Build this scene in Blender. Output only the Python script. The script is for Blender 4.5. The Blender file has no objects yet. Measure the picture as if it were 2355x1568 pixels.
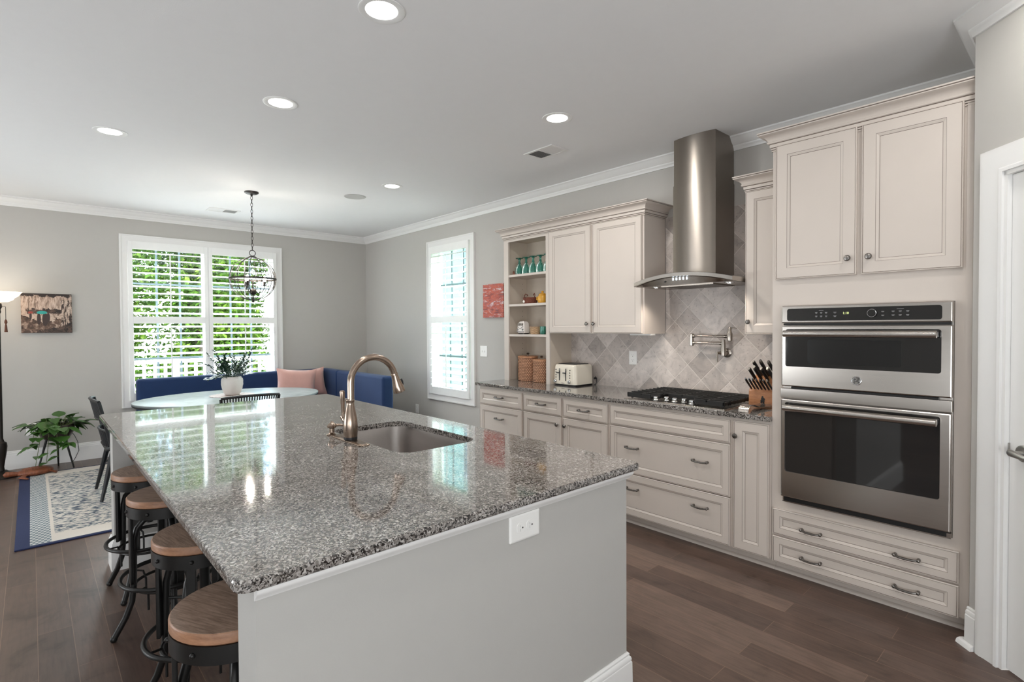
import bpy, bmesh, math, random
from math import sin, cos, pi, radians, sqrt
from mathutils import Vector, Matrix, Euler
SC = bpy.context.scene
C = SC.collection
W_PX, H_PX = 2355.0, 1568.0

# ------------------------------------------------------------------ camera
cam_d = bpy.data.cameras.new('camera')
cam = bpy.data.objects.new('camera', cam_d); C.objects.link(cam)
YAW, PIT, ROL = 0.834362908, -0.0191808159, -0.00529719377
fw = Vector((-sin(YAW)*cos(PIT), cos(YAW)*cos(PIT), sin(PIT)))
rt = Vector((cos(YAW), sin(YAW), 0)); up = rt.cross(fw)
r2 = rt*cos(ROL) + up*sin(ROL); u2 = -rt*sin(ROL) + up*cos(ROL)
cam.matrix_world = Matrix(((r2.x, u2.x, -fw.x, 7.52239), (r2.y, u2.y, -fw.y, -3.81064), (r2.z, u2.z, -fw.z, 1.44665), (0, 0, 0, 1)))
cam_d.sensor_width = 36.0
cam_d.lens = 36.0*1221.16439/W_PX
cam_d.shift_y = -9.5082/W_PX
cam_d.clip_start = 0.05; cam_d.clip_end = 200
SC.camera = cam

# ------------------------------------------------------------------ world, sun, added fill lamps, exposure
world = bpy.data.worlds.new('world'); SC.world = world; world.use_nodes = True
wn = world.node_tree.nodes; wn.clear()
sky = wn.new('ShaderNodeTexSky'); sky.sky_type = 'NISHITA'; sky.sun_disc = False
sky.sun_elevation = radians(48); sky.sun_rotation = radians(100); sky.air_density = 1.0; sky.dust_density = 2.5
bg = wn.new('ShaderNodeBackground'); bg.inputs['Strength'].default_value = 1.3
wo = wn.new('ShaderNodeOutputWorld')
world.node_tree.links.new(sky.outputs[0], bg.inputs['Color']); world.node_tree.links.new(bg.outputs[0], wo.inputs['Surface'])
def lamp(name, typ, loc, energy, color=(1, 1, 1), aim=None, **kw):
    d = bpy.data.lights.new(name, typ); d.energy = energy; d.color = color
    for k, v in kw.items(): setattr(d, k, v)
    o = bpy.data.objects.new(name, d); C.objects.link(o); o.location = loc
    if aim is not None: o.rotation_euler = (Vector(aim)-Vector(loc)).to_track_quat('-Z', 'Y').to_euler()
    return o
lamp('sun', 'SUN', (0, 0, 12), 5.0, (1.0, 0.96, 0.88), aim=(-5, 4.5, 4), angle=radians(1))
# added area lamps inside the closed unseen walls, standing in for daylight
lamp('added_fill_living_far', 'AREA', (2.5, -7.25, 1.1), 92, (0.92, 0.965, 1.0), aim=(3.2, -3.2, 4.6), shape='RECTANGLE', size=2.6, size_y=2.0)
lamp('added_fill_living_near', 'AREA', (8.3, -7.25, 1.1), 50, (0.92, 0.965, 1.0), aim=(7.2, -3.2, 4.6), shape='RECTANGLE', size=3.2, size_y=2.0)
lamp('added_fill_hall', 'AREA', (10.1, -4.9, 1.1), 75, (0.92, 0.965, 1.0), aim=(5.8, -4.2, 4.4), shape='RECTANGLE', size=2.4, size_y=2.0)
lamp('added_sky_fill_deck', 'AREA', (-2.7, -2.15, 4.4), 1700, (.95, .98, 1), aim=(1.2, -2.15, 1.0), shape='RECTANGLE', size=4.5, size_y=2.4)  # added area lamp above the deck, pushes extra light through the wide window
lamp('added_sky_fill_side', 'AREA', (2.2, 2.7, 4.4), 650, (.95, .98, 1), aim=(2.2, -1.2, 1.0), shape='RECTANGLE', size=3.0, size_y=2.0)  # added area lamp over the side yard, boosts light at the narrow window
for nm, lc, am, sx in (('window_portal', (-.16, -2.15, 1.53), (5, -2.15, 1.53), 1.66), ('window_portal', (2.206, .16, 1.53), (2.206, -5, 1.53), .84)):
    po = lamp(nm, 'AREA', lc, 0, aim=am, shape='RECTANGLE', size=sx, size_y=1.86); po.data.cycles.is_portal = True
SC.view_settings.view_transform = 'Standard'
SC.view_settings.look = 'None'
SC.view_settings.exposure = 0.74
SC.view_settings.gamma = 1.0
SC.view_settings.use_curve_mapping = False
SC.cycles.use_denoising = True
SC.cycles.max_bounces = 10
SC.cycles.diffuse_bounces = 6
SC.cycles.sample_clamp_indirect = 6.0

# ------------------------------------------------------------------ materials
def lin(c):
    return tuple((v/255/12.92 if v/255 <= .04045 else ((v/255+.055)/1.055)**2.4) for v in c)
class NT:
    def __init__(s, name):
        s.m = bpy.data.materials.new(name); s.m.use_nodes = True
        s.t = s.m.node_tree; s.t.nodes.clear()
        s.out = s.n('ShaderNodeOutputMaterial')
    def n(s, typ, **kw):
        nd = s.t.nodes.new(typ)
        for k, v in kw.items(): setattr(nd, k, v)
        return nd
    def l(s, a, b): s.t.links.new(a, b)
    def set(s, nd, **kw):
        for k, v in kw.items():
            nd.inputs[k.replace('_', ' ')].default_value = v
    def val(s, x, sock):
        if hasattr(x, 'is_linked') or isinstance(x, bpy.types.NodeSocket): s.l(x, sock)
        else: sock.default_value = x
    def math(s, op, a, b=0.0, clamp=False):
        nd = s.n('ShaderNodeMath', operation=op, use_clamp=clamp)
        s.val(a, nd.inputs[0]); s.val(b, nd.inputs[1]); return nd.outputs[0]
    def mix(s, f, a, b):
        nd = s.n('ShaderNodeMix', data_type='RGBA')
        s.val(f, nd.inputs[0])
        for x, i in ((a, 6), (b, 7)):
            if isinstance(x, bpy.types.NodeSocket): s.l(x, nd.inputs[i])
            else: nd.inputs[i].default_value = (*x[:3], 1)
        return nd.outputs[2]
    def mul(s, a, b):
        nd = s.n('ShaderNodeMix', data_type='RGBA', blend_type='MULTIPLY'); nd.inputs[0].default_value = 1
        for x, i in ((a, 6), (b, 7)):
            if isinstance(x, bpy.types.NodeSocket): s.l(x, nd.inputs[i])
            else: nd.inputs[i].default_value = (*x[:3], 1)
        return nd.outputs[2]
    def ramp(s, f, stops, interp='LINEAR'):
        nd = s.n('ShaderNodeValToRGB'); nd.color_ramp.interpolation = interp
        e = nd.color_ramp.elements
        while len(e) < len(stops): e.new(.5)
        for i, (p, c) in enumerate(stops):
            e[i].position = p; e[i].color = (*c[:3], 1)
        s.l(f, nd.inputs[0]); return nd.outputs[0]
    def coord(s, kind='Object', scale=(1, 1, 1), rot=(0, 0, 0), loc=(0, 0, 0)):
        tc = s.n('ShaderNodeTexCoord'); mp = s.n('ShaderNodeMapping')
        mp.inputs['Scale'].default_value = scale; mp.inputs['Rotation'].default_value = rot; mp.inputs['Location'].default_value = loc
        s.l(tc.outputs[kind], mp.inputs[0]); return mp.outputs[0]
    def world(s, scale=(1, 1, 1), rot=(0, 0, 0), loc=(0, 0, 0)):
        g = s.n('ShaderNodeNewGeometry'); mp = s.n('ShaderNodeMapping')
        mp.inputs['Scale'].default_value = scale; mp.inputs['Rotation'].default_value = rot; mp.inputs['Location'].default_value = loc
        s.l(g.outputs['Position'], mp.inputs[0]); return mp.outputs[0]
    def noise(s, vec, scale, detail=3, rough=.5, dist=0):
        nd = s.n('ShaderNodeTexNoise'); s.l(vec, nd.inputs['Vector'])
        s.set(nd, Scale=scale, Detail=detail, Roughness=rough, Distortion=dist); return nd
    def bsdf(s, color, rough=.5, metal=0, bump=None, bump_s=.1, bump_d=.01, **kw):
        b = s.n('ShaderNodeBsdfPrincipled')
        if isinstance(color, bpy.types.NodeSocket): s.l(color, b.inputs['Base Color'])
        else: b.inputs['Base Color'].default_value = (*color[:3], 1)
        s.val(rough, b.inputs['Roughness']); b.inputs['Metallic'].default_value = metal
        for k, v in kw.items():
            key = k.replace('_', ' ')
            if key in b.inputs: b.inputs[key].default_value = v
        if bump is not None:
            bn = s.n('ShaderNodeBump'); bn.inputs['Strength'].default_value = bump_s; bn.inputs['Distance'].default_value = bump_d
            s.l(bump, bn.inputs['Height']); s.l(bn.outputs[0], b.inputs['Normal'])
        s.l(b.outputs[0], s.out.inputs['Surface']); return b
def simple(name, rgb, rough=.5, metal=0, var=.04, nscale=18, bump=0, bscale=120, stretch=(1, 1, 1), **kw):
    """plain paint, plastic, metal: a base colour with a faint procedural mottling"""
    t = NT(name); v = t.coord('Object', scale=stretch)
    c = lin(rgb); nz = t.noise(v, nscale, 3)
    col = t.mix(nz.outputs['Fac'], [x*(1-var) for x in c], [min(1, x*(1+var)) for x in c])
    bm_ = t.noise(v, bscale, 2).outputs['Fac'] if bump else None
    t.bsdf(col, rough, metal, bump=bm_, bump_s=bump, bump_d=.004, **kw)
    return t.m
MAT = {}
MAT['wall'] = simple('wall_paint', (186, 183, 178), .85, bump=.06, bscale=260, var=.015)
MAT['ceiling'] = simple('ceiling_paint', (236, 236, 236), .9, bump=.08, bscale=200, var=.012)
MAT['trim'] = simple('white_trim_paint', (232, 231, 229), .38, var=.01)
MAT['island_paint'] = simple('island_wall_paint', (182, 180, 176), .7, bump=.08, bscale=240, var=.015)
MAT['cab'] = simple('cream_cabinet_paint', (204, 194, 185), .42, var=.03, nscale=6)
MAT['glaze'] = simple('brown_cabinet_glaze', (112, 97, 87), .5, var=.15)
MAT['cab_in'] = simple('cabinet_interior', (205, 193, 178), .5, var=.03)
MAT['plate'] = simple('white_plastic', (236, 235, 232), .35, var=.01)
MAT['slot'] = simple('dark_slot', (30, 30, 30), .6)
MAT['duct'] = simple('duct_grey', (112, 112, 110), .7)
MAT['black_iron'] = simple('black_iron', (38, 37, 36), .38, .55, var=.2, nscale=30)
MAT['black_plastic'] = simple('black_plastic', (26, 27, 30), .42, var=.1)
MAT['bronze'] = simple('dark_bronze', (45, 40, 37), .4, .6, var=.2)
MAT['chrome'] = simple('chrome', (205, 205, 205), .12, 1)
MAT['pewter'] = simple('pewter_hardware', (128, 124, 120), .3, 1, var=.25, nscale=90)
MAT['door_nickel'] = simple('satin_nickel', (176, 174, 170), .3, 1)
MAT['cast'] = simple('cast_iron_grate', (30, 29, 28), .5, .2, var=.2)
MAT['blue_velvet'] = simple('blue_velvet', (17, 47, 90), .8, bump=.15, bscale=300, var=.12, nscale=7, Sheen_Weight=.12, Sheen_Roughness=.4)
MAT['pink'] = simple('pink_velvet', (212, 166, 156), .85, bump=.3, bscale=160, var=.1, nscale=10, Sheen_Weight=.4)
MAT['white_ceramic'] = simple('white_ceramic', (226, 220, 214), .35, var=.04)
MAT['leaf'] = simple('green_leaf', (62, 98, 42), .35, var=.45, nscale=9)
MAT['leaf_dark'] = simple('dark_green_leaf', (34, 62, 44), .35, var=.4, nscale=12)
MAT['stem'] = simple('plant_stem', (96, 110, 62), .6)
MAT['soil'] = simple('soil', (48, 36, 28), .95, bump=.6, bscale=60, var=.3)
MAT['pot_dark'] = simple('dark_pot', (58, 50, 44), .32, .3, var=.2)
MAT['cream_enamel'] = simple('cream_enamel', (232, 224, 208), .22, var=.015)
MAT['teal_paint'] = simple('aqua_siding_paint', (196, 226, 220), .6, var=.05)
MAT['yellow_ceramic'] = simple('yellow_glaze', (206, 152, 52), .25, var=.12)
MAT['brown_clay'] = simple('brown_clay', (112, 66, 48), .5, var=.3)
MAT['tassel'] = simple('brown_tassel', (92, 54, 36), .8, var=.2)
MAT['gasket'] = simple('black_gap', (12, 12, 12), .5)
MAT['grey_metal'] = simple('grey_metal', (150, 150, 150), .4, .8)
MAT['muntin'] = simple('window_grille', (104, 120, 128), .5, var=.05)  # on the window grilles this blue-grey puts their shade into the colour
MAT['vinyl'] = simple('white_vinyl_sash', (236, 238, 238), .4, var=.01)
MAT['deck'] = simple('deck_boards', (140, 134, 126), .8, var=.2)
MAT['lawn'] = simple('lawn_grass', (112, 150, 70), .9, var=.4, nscale=3, bump=.6, bscale=30)
MAT['speaker'] = simple('speaker_mesh', (196, 195, 192), .7, bump=.6, bscale=900)
MAT['lightring'] = simple('light_trim', (238, 238, 236), .4)

def emis(name, rgb, s):
    t = NT(name); v = t.coord('Object'); nz = t.noise(v, 3, 1)
    col = t.mix(nz.outputs['Fac'], [x*.99 for x in rgb], rgb)
    e = t.n('ShaderNodeEmission'); t.l(col, e.inputs[0]); e.inputs[1].default_value = s
    t.l(e.outputs[0], t.out.inputs['Surface']); return t.m
MAT['can_light'] = emis('led_diffuser', (1, .985, .955), 4.0)
MAT['bulb'] = emis('warm_bulb', (1, .86, .66), 22.0)
MAT['hood_led'] = emis('hood_led', (1, .93, .84), 14.0)
MAT['blue_led'] = emis('hood_button_led', (.7, .85, 1), 2.6)
MAT['digits'] = emis('clock_digits', (.75, .85, .35), 1.0)

def m_steel(name, rgb, rough, stretch, metal=1.0, amp=.05, aniso=.5, rot=0, ns=90, bs=.012):
    t = NT(name); v = t.coord('Object', scale=stretch)
    nz = t.noise(v, ns, 3, .6)
    c = lin(rgb); col = t.mix(nz.outputs['Fac'], [x*(1-amp) for x in c], [min(1, x*(1+amp)) for x in c])
    r = t.math('ADD', rough-.03, t.math('MULTIPLY', nz.outputs['Fac'], .06))
    t.bsdf(col, r, metal, bump=nz.outputs['Fac'], bump_s=bs, bump_d=.002, Anisotropic=aniso, Anisotropic_Rotation=rot)
    return t.m
MAT['steel'] = m_steel('brushed_stainless', (186, 180, 174), .24, (.04, 1, 1))
MAT['steel_v'] = m_steel('brushed_stainless_hood', (146, 138, 130), .34, (.06, .06, 1.6), amp=.03, aniso=.85, rot=.25, ns=180, bs=.006)
MAT['sink'] = m_steel('sink_steel', (176, 170, 166), .3, (.1, 1, 1))
MAT['faucet'] = m_steel('brushed_bronze_nickel', (164, 146, 132), .22, (1, 1, .1))
MAT['nickel'] = m_steel('brushed_nickel', (164, 156, 148), .26, (1, .2, 1))

def m_blackglass():
    t = NT('black_oven_glass'); v = t.coord('Object'); nz = t.noise(v, 4, 2)
    col = t.mix(nz.outputs['Fac'], (.012, .012, .012), (.018, .017, .017))
    t.bsdf(col, .04, 0, Specular_IOR_Level=.75); return t.m
MAT['blackglass'] = m_blackglass()
def m_granite():
    t = NT('speckled_granite')
    v = t.world(); warp = t.noise(v, 30, 3)
    vm = t.n('ShaderNodeVectorMath', operation='MULTIPLY_ADD')
    t.l(warp.outputs['Color'], vm.inputs[0]); vm.inputs[1].default_value = (.02, .02, .02); t.l(v, vm.inputs[2])
    def cells(scale):
        vo = t.n('ShaderNodeTexVoronoi'); t.l(vm.outputs[0], vo.inputs['Vector']); vo.inputs['Scale'].default_value = scale
        sp = t.n('ShaderNodeSeparateColor'); t.l(vo.outputs['Color'], sp.inputs[0]); return sp.outputs[0], sp.outputs[1]
    a, a2 = cells(165); b, b2 = cells(330)
    ca = t.ramp(a, [(0, (.020, .018, .017)), (.20, (.07, .064, .06)), (.34, (.18, .165, .152)), (.56, (.28, .262, .245)), (.78, (.38, .36, .34)), (.94, (.50, .48, .455))], 'CONSTANT')
    cb = t.ramp(b, [(0, (.018, .016, .015)), (.3, (.11, .098, .09)), (.55, (.30, .28, .26)), (.8, (.42, .40, .38))], 'CONSTANT')
    f = t.ramp(a2, [(0, (0, 0, 0)), (.5, (1, 1, 1))], 'CONSTANT')
    col = t.mix(f, ca, cb)
    big = t.noise(v, 9, 2)
    col = t.mul(col, t.ramp(big.outputs['Fac'], [(.3, (.8, .78, .77)), (.7, (1.12, 1.12, 1.12))]))
    t.bsdf(col, .07, 0, Specular_IOR_Level=.62, Coat_Weight=.35, Coat_Roughness=.03)
    return t.m
MAT['granite'] = m_granite()
def m_floor():
    t = NT('dark_plank_floor')
    v = t.world()
    br = t.n('ShaderNodeTexBrick', offset=.37, offset_frequency=2, squash=1, squash_frequency=1)
    t.l(v, br.inputs['Vector'])
    for k, c in (('Color1', (0, 0, 0)), ('Color2', (1, 1, 1)), ('Mortar', (.5, .5, .5))): br.inputs[k].default_value = (*c, 1)
    t.set(br, Scale=1.0, Mortar_Size=.0012, Mortar_Smooth=.1, Bias=0.0, Brick_Width=1.15, Row_Height=.127)
    tone = t.ramp(br.outputs['Color'], [(0, lin((78, 62, 55))), (.35, lin((99, 82, 73))), (.7, lin((88, 70, 61))), (1, lin((114, 95, 84)))])
    gv = t.world(scale=(1.2, 14, 1)); g = t.noise(gv, 5, 6, .6, .6)
    grain = t.ramp(g.outputs['Fac'], [(.25, (.66, .64, .63)), (.55, (1.04, 1.04, 1.04)), (.8, (1.24, 1.22, 1.2))])
    blot = t.noise(v, 4.5, 4, .55, 1.2)
    bl = t.ramp(blot.outputs['Fac'], [(.26, (.50, .47, .46)), (.40, (.95, .94, .93)), (.55, (1.06, 1.05, 1.05)), (.75, (1.22, 1.20, 1.19))])
    col = t.mul(t.mul(tone, grain), bl)
    col = t.mix(br.outputs['Fac'], col, lin((128, 104, 88)))
    rg = t.math('ADD', .26, t.math('MULTIPLY', g.outputs['Fac'], .14))
    hb = t.math('SUBTRACT', t.math('MULTIPLY', g.outputs['Fac'], .25), br.outputs['Fac'])
    t.bsdf(col, rg, 0, bump=hb, bump_s=.12, bump_d=.003, Specular_IOR_Level=.5)
    return t.m
MAT['floor'] = m_floor()
def m_tile():
    t = NT('diagonal_travertine_tile')
    g = t.n('ShaderNodeNewGeometry'); sp = t.n('ShaderNodeSeparateXYZ'); t.l(g.outputs['Position'], sp.inputs[0])
    E_ = .1588
    def ax(sgn):
        s_ = t.math('ADD' if sgn > 0 else 'SUBTRACT', sp.outputs[0], sp.outputs[2])
        o = (5.596+1.143*sgn)/sqrt(2)
        return t.math('DIVIDE', t.math('SUBTRACT', t.math('MULTIPLY', s_, 1/sqrt(2)), o), E_)
    u, w = ax(1), ax(-1)
    def edge(q): 
        f = t.math('FRACT', q); return t.math('MINIMUM', f, t.math('SUBTRACT', 1.0, f)), t.math('FLOOR', q)
    (eu, iu), (ew, iw) = edge(u), edge(w)
    d = t.math('MINIMUM', eu, ew)
    grout = t.math('LESS_THAN', d, .0125)
    cmb = t.n('ShaderNodeCombineXYZ'); t.l(iu, cmb.inputs[0]); t.l(iw, cmb.inputs[1])
    wn_ = t.n('ShaderNodeTexWhiteNoise', noise_dimensions='3D'); t.l(cmb.outputs[0], wn_.inputs['Vector'])
    base = t.ramp(wn_.outputs['Value'], [(0, lin((170, 161, 155))), (.5, lin((194, 185, 179))), (1, lin((212, 203, 197)))])
    off = t.n('ShaderNodeVectorMath', operation='MULTIPLY_ADD'); t.l(cmb.outputs[0], off.inputs[0]); off.inputs[1].default_value = (3.1, 0, 1.7); t.l(g.outputs['Position'], off.inputs[2])
    cl = t.noise(off.outputs[0], 14, 6, .62, .8)
    cloud = t.ramp(cl.outputs['Fac'], [(.25, (.70, .69, .69)), (.48, (.98, .98, .98)), (.75, (1.18, 1.17, 1.16))])
    pit = t.noise(off.outputs[0], 70, 3)
    pits = t.ramp(pit.outputs['Fac'], [(.3, (.72, .70, .68)), (.38, (1, 1, 1))])
    col = t.mul(t.mul(base, cloud), pits)
    col = t.mix(grout, col, lin((214, 207, 200)))
    h = t.math('MULTIPLY', t.math('MINIMUM', t.math('MULTIPLY', d, 25.0), 1.0), 1.0)
    t.bsdf(col, .42, 0, bump=h, bump_s=.35, bump_d=.003)
    return t.m
MAT['tile'] = m_tile()
def m_wood(name, a, b, rough=.5, scale=(1, 14, 1), nscale=6, bump=.15):
    t = NT(name); v = t.coord('Object', scale=scale)
    n1 = t.noise(v, nscale, 6, .62, .5); n2 = t.noise(v, nscale*6, 3)
    f = t.math('ADD', t.math('MULTIPLY', n1.outputs['Fac'], .75), t.math('MULTIPLY', n2.outputs['Fac'], .25))
    col = t.ramp(f, [(.3, lin(a)), (.7, lin(b))])
    t.bsdf(col, rough, 0, bump=f, bump_s=bump, bump_d=.003); return t.m
MAT['seat_wood'] = m_wood('stool_seat_wood', (100, 77, 64), (190, 162, 142), .45, (2, 26, 2))
MAT['seat_edge'] = m_wood('stool_rim_wood', (128, 90, 66), (168, 124, 94), .45, (3, 3, 10))
MAT['block_wood'] = m_wood('knife_block_wood', (150, 96, 62), (190, 136, 96), .45, (2, 2, 14))
MAT['turtle_wood'] = m_wood('carved_wood', (84, 44, 28), (156, 92, 62), .4, (3, 8, 3))
MAT['lid_wood'] = m_wood('basket_lid_wood', (164, 112, 78), (196, 146, 108), .45, (3, 14, 3))
def m_weave(name, a, b, su=60, sv=38):
    t = NT(name); v = t.coord('Object'); sp = t.n('ShaderNodeSeparateXYZ'); t.l(v, sp.inputs[0])
    ang = t.math('ARCTAN2', sp.outputs[1], sp.outputs[0])
    u = t.math('MULTIPLY', ang, su/6.2832*2); w = t.math('MULTIPLY', sp.outputs[2], sv*2)
    par = t.math('MODULO', t.math('ABSOLUTE', t.math('FLOOR', w)), 2.0)
    s1 = t.math('ABSOLUTE', t.math('SINE', t.math('MULTIPLY', t.math('ADD', u, par), pi/2)))
    s2 = t.math('ABSOLUTE', t.math('SINE', t.math('MULTIPLY', w, pi)))
    h = t.math('MULTIPLY', s1, s2)
    nz = t.noise(v, 40, 2)
    col = t.mul(t.ramp(h, [(0, lin(a)), (.75, lin(b))]), t.ramp(nz.outputs['Fac'], [(.3, (.85, .85, .85)), (.7, (1.1, 1.1, 1.1))]))
    t.bsdf(col, .6, 0, bump=h, bump_s=.7, bump_d=.006); return t.m
MAT['weave_tan'] = m_weave('tan_basket_weave', (110, 70, 46), (202, 152, 118), 26, 34)
MAT['weave_red'] = m_weave('red_brown_wicker', (74, 34, 24), (150, 82, 58), 30, 60)
MAT['weave_pale'] = m_weave('pale_wicker', (150, 112, 78), (214, 182, 146), 26, 50)
MAT['mat_weave'] = m_weave('placemat_weave', (120, 96, 90), (206, 190, 184), 30, 50)
def m_glass(name, tint, rough=.02, trans=.9):
    t = NT(name); v = t.coord('Object'); nz = t.noise(v, 8, 1)
    col = t.mix(nz.outputs['Fac'], tint, [min(1, x*1.1) for x in tint])
    t.bsdf(col, rough, 0, Transmission_Weight=trans, IOR=1.45); return t.m
MAT['teal_glass'] = m_glass('teal_goblet_glass', lin((92, 178, 160)), .05, .75)
def m_pane():
    t = NT('window_glass'); v = t.coord('Object'); nz = t.noise(v, 2, 1)
    tr = t.n('ShaderNodeBsdfTransparent'); gl = t.n('ShaderNodeBsdfGlossy'); gl.inputs['Roughness'].default_value = .01
    t.l(t.mix(nz.outputs['Fac'], (.93, .96, .95), (.95, .97, .96)), tr.inputs[0])
    mx = t.n('ShaderNodeMixShader'); lw = t.n('ShaderNodeLayerWeight'); lw.inputs[0].default_value = .5
    t.l(t.math('ADD', .03, t.math('MULTIPLY', t.math('POWER', lw.outputs['Facing'], 5.0), .7)), mx.inputs[0]); t.l(tr.outputs[0], mx.inputs[1]); t.l(gl.outputs[0], mx.inputs[2])
    t.l(mx.outputs[0], t.out.inputs['Surface']); return t.m
MAT['pane'] = m_pane()
def m_louver():
    t = NT('shutter_louver_paint'); v = t.coord('Object'); nz = t.noise(v, 12, 2)
    col = t.mix(nz.outputs['Fac'], lin((238, 238, 236)), lin((244, 244, 242)))
    t.bsdf(col, .4); return t.m
MAT['louver'] = m_louver()
def m_tabletop():
    t = NT('pale_stone_tabletop'); v = t.coord('Object'); nz = t.noise(v, 3.5, 6, .6, 1.0)
    col = t.ramp(nz.outputs['Fac'], [(.3, lin((112, 122, 124))), (.5, lin((140, 149, 150))), (.7, lin((160, 167, 166)))])
    t.bsdf(col, .3, 0); return t.m
MAT['tabletop'] = m_tabletop()
def m_shade():
    t = NT('lit_glass_shade'); v = t.coord('Object'); nz = t.noise(v, 20, 3)
    col = t.mix(nz.outputs['Fac'], (1, .80, .56), (1, .90, .74))
    e = t.n('ShaderNodeEmission'); t.l(col, e.inputs[0]); e.inputs[1].default_value = .75
    d = t.n('ShaderNodeBsdfTranslucent'); t.l(col, d.inputs[0])
    a = t.n('ShaderNodeAddShader'); t.l(e.outputs[0], a.inputs[0]); t.l(d.outputs[0], a.inputs[1])
    t.l(a.outputs[0], t.out.inputs['Surface']); return t.m
MAT['shade'] = m_shade()
def m_rug(hx, hy):
    t = NT('patterned_rug'); v = t.coord('Object'); sp = t.n('ShaderNodeSeparateXYZ'); t.l(v, sp.inputs[0])
    ex = t.math('SUBTRACT', hx, t.math('ABSOLUTE', sp.outputs[0])); ey = t.math('SUBTRACT', hy, t.math('ABSOLUTE', sp.outputs[1]))
    navy, cream, grey, sage = lin((32, 42, 78)), lin((206, 198, 188)), lin((150, 156, 164)), lin((140, 150, 144))
    sv = t.coord('Object', scale=(20, 8, 1)); n1 = t.noise(sv, 2.2, 4, .6, .4)
    sv2 = t.coord('Object', scale=(26, 9, 1)); n2 = t.noise(sv2, 2.0, 4, .6)
    field = t.ramp(n1.outputs['Fac'], [(.36, lin((52, 60, 82))), (.44, lin((96, 108, 116))), (.49, lin((168, 168, 164))), (.53, cream), (.62, cream), (.68, lin((140, 146, 150)))])
    inner = t.ramp(n2.outputs['Fac'], [(.42, navy), (.5, lin((70, 84, 124))), (.55, cream), (.66, lin((190, 176, 158)))])
    def fr(c, k): return t.math('LESS_THAN', t.math('FRACT', t.math('MULTIPLY', c, k)), .5)
    chk = t.math('ABSOLUTE', t.math('SUBTRACT', fr(sp.outputs[0], 16), fr(ey, 34)))
    guard = t.mix(chk, lin((186, 186, 184)), lin((110, 122, 128)))
    guard2 = t.mix(chk, lin((196, 192, 184)), sage)
    col = inner
    d = t.math('MINIMUM', ex, ey)
    col = t.mix(t.math('LESS_THAN', d, .70), col, guard2)
    col = t.mix(t.math('LESS_THAN', d, .58), col, field)
    col = t.mix(t.math('LESS_THAN', d, .205), col, cream)
    col = t.mix(t.math('LESS_THAN', ey, .185), col, guard)
    col = t.mix(t.math('LESS_THAN', ey, .075), col, navy)
    col = t.mix(t.math('LESS_THAN', ex, .03), col, navy)
    pile = t.noise(v, 260, 2)
    t.bsdf(col, .95, 0, bump=pile.outputs['Fac'], bump_s=.4, bump_d=.004); return t.m
def m_street_painting():
    t = NT('rainy_street_painting'); v = t.coord('Object'); sp = t.n('ShaderNodeSeparateXYZ'); t.l(v, sp.inputs[0])
    y, z = sp.outputs[1], sp.outputs[2]
    st = t.coord('Object', scale=(1, 60, 14)); n1 = t.noise(st, 1, 5, .65, .5); n2 = t.noise(v, 28, 4, .6, .8)
    skyc = t.ramp(n1.outputs['Fac'], [(.35, lin((104, 84, 72))), (.5, lin((184, 160, 144))), (.65, lin((206, 186, 172)))])
    road = t.ramp(n2.outputs['Fac'], [(.35, lin((52, 38, 32))), (.55, lin((112, 88, 74))), (.7, lin((188, 166, 150)))])
    dark = t.ramp(n2.outputs['Fac'], [(.4, lin((34, 26, 24))), (.65, lin((96, 76, 66)))])
    wob = t.math('MULTIPLY', t.math('SUBTRACT', n2.outputs['Fac'], .5), .09)
    zz = t.math('ADD', z, wob)
    pale = t.ramp(n2.outputs['Fac'], [(.3, lin((120, 98, 84))), (.45, lin((190, 168, 152))), (.7, lin((206, 188, 174)))])
    col = t.mix(t.math('LESS_THAN', zz, -.02), skyc, pale)
    band = t.math('MULTIPLY', t.math('LESS_THAN', t.math('ABSOLUTE', t.math('SUBTRACT', zz, .022)), .026), t.math('GREATER_THAN', t.math('ADD', y, wob), -.16))
    col = t.mix(band, col, dark)
    low = t.math('LESS_THAN', t.math('ADD', zz, t.math('MULTIPLY', t.math('ABSOLUTE', t.math('ADD', y, .02)), -.45)), -.105)
    col = t.mix(low, col, road)
    bld = t.math('GREATER_THAN', t.math('ADD', y, wob), .115)
    col = t.mix(t.math('MULTIPLY', bld, t.math('LESS_THAN', zz, .14)), col, t.mix(t.math('GREATER_THAN', n1.outputs['Fac'], .5), dark, pale))
    col = t.mix(t.math('LESS_THAN', t.math('ADD', zz, t.math('MULTIPLY', y, -.3)), -.165), col, dark)
    topd = t.math('GREATER_THAN', t.math('ADD', z, t.math('MULTIPLY', wob, 1.4)), .178)
    col = t.mix(topd, col, lin((44, 32, 28)))
    def ell(cy, cz, ry, rz, c, col):
        a = t.math('POWER', t.math('DIVIDE', t.math('SUBTRACT', y, cy), ry), 2.0); b = t.math('POWER', t.math('DIVIDE', t.math('SUBTRACT', z, cz), rz), 2.0)
        return t.mix(t.math('LESS_THAN', t.math('ADD', t.math('ADD', a, b), wob), 1.0), col, c)
    for cy, cz, ry, rz in ((-.065, -.06, .016, .062), (-.015, -.065, .024, .07), (-.13, -.03, .010, .04), (.01, -.045, .014, .05)): col = ell(cy, cz, ry, rz, lin((60, 46, 42)), col)
    col = ell(-.13, .008, .02, .012, lin((150, 64, 52)), col)
    col = ell(-.04, .008, .042, .018, lin((46, 158, 150)), col)
    t.bsdf(col, .55, 0, bump=n2.outputs['Fac'], bump_s=.2, bump_d=.003); return t.m
MAT['street_art'] = m_street_painting()
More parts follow.
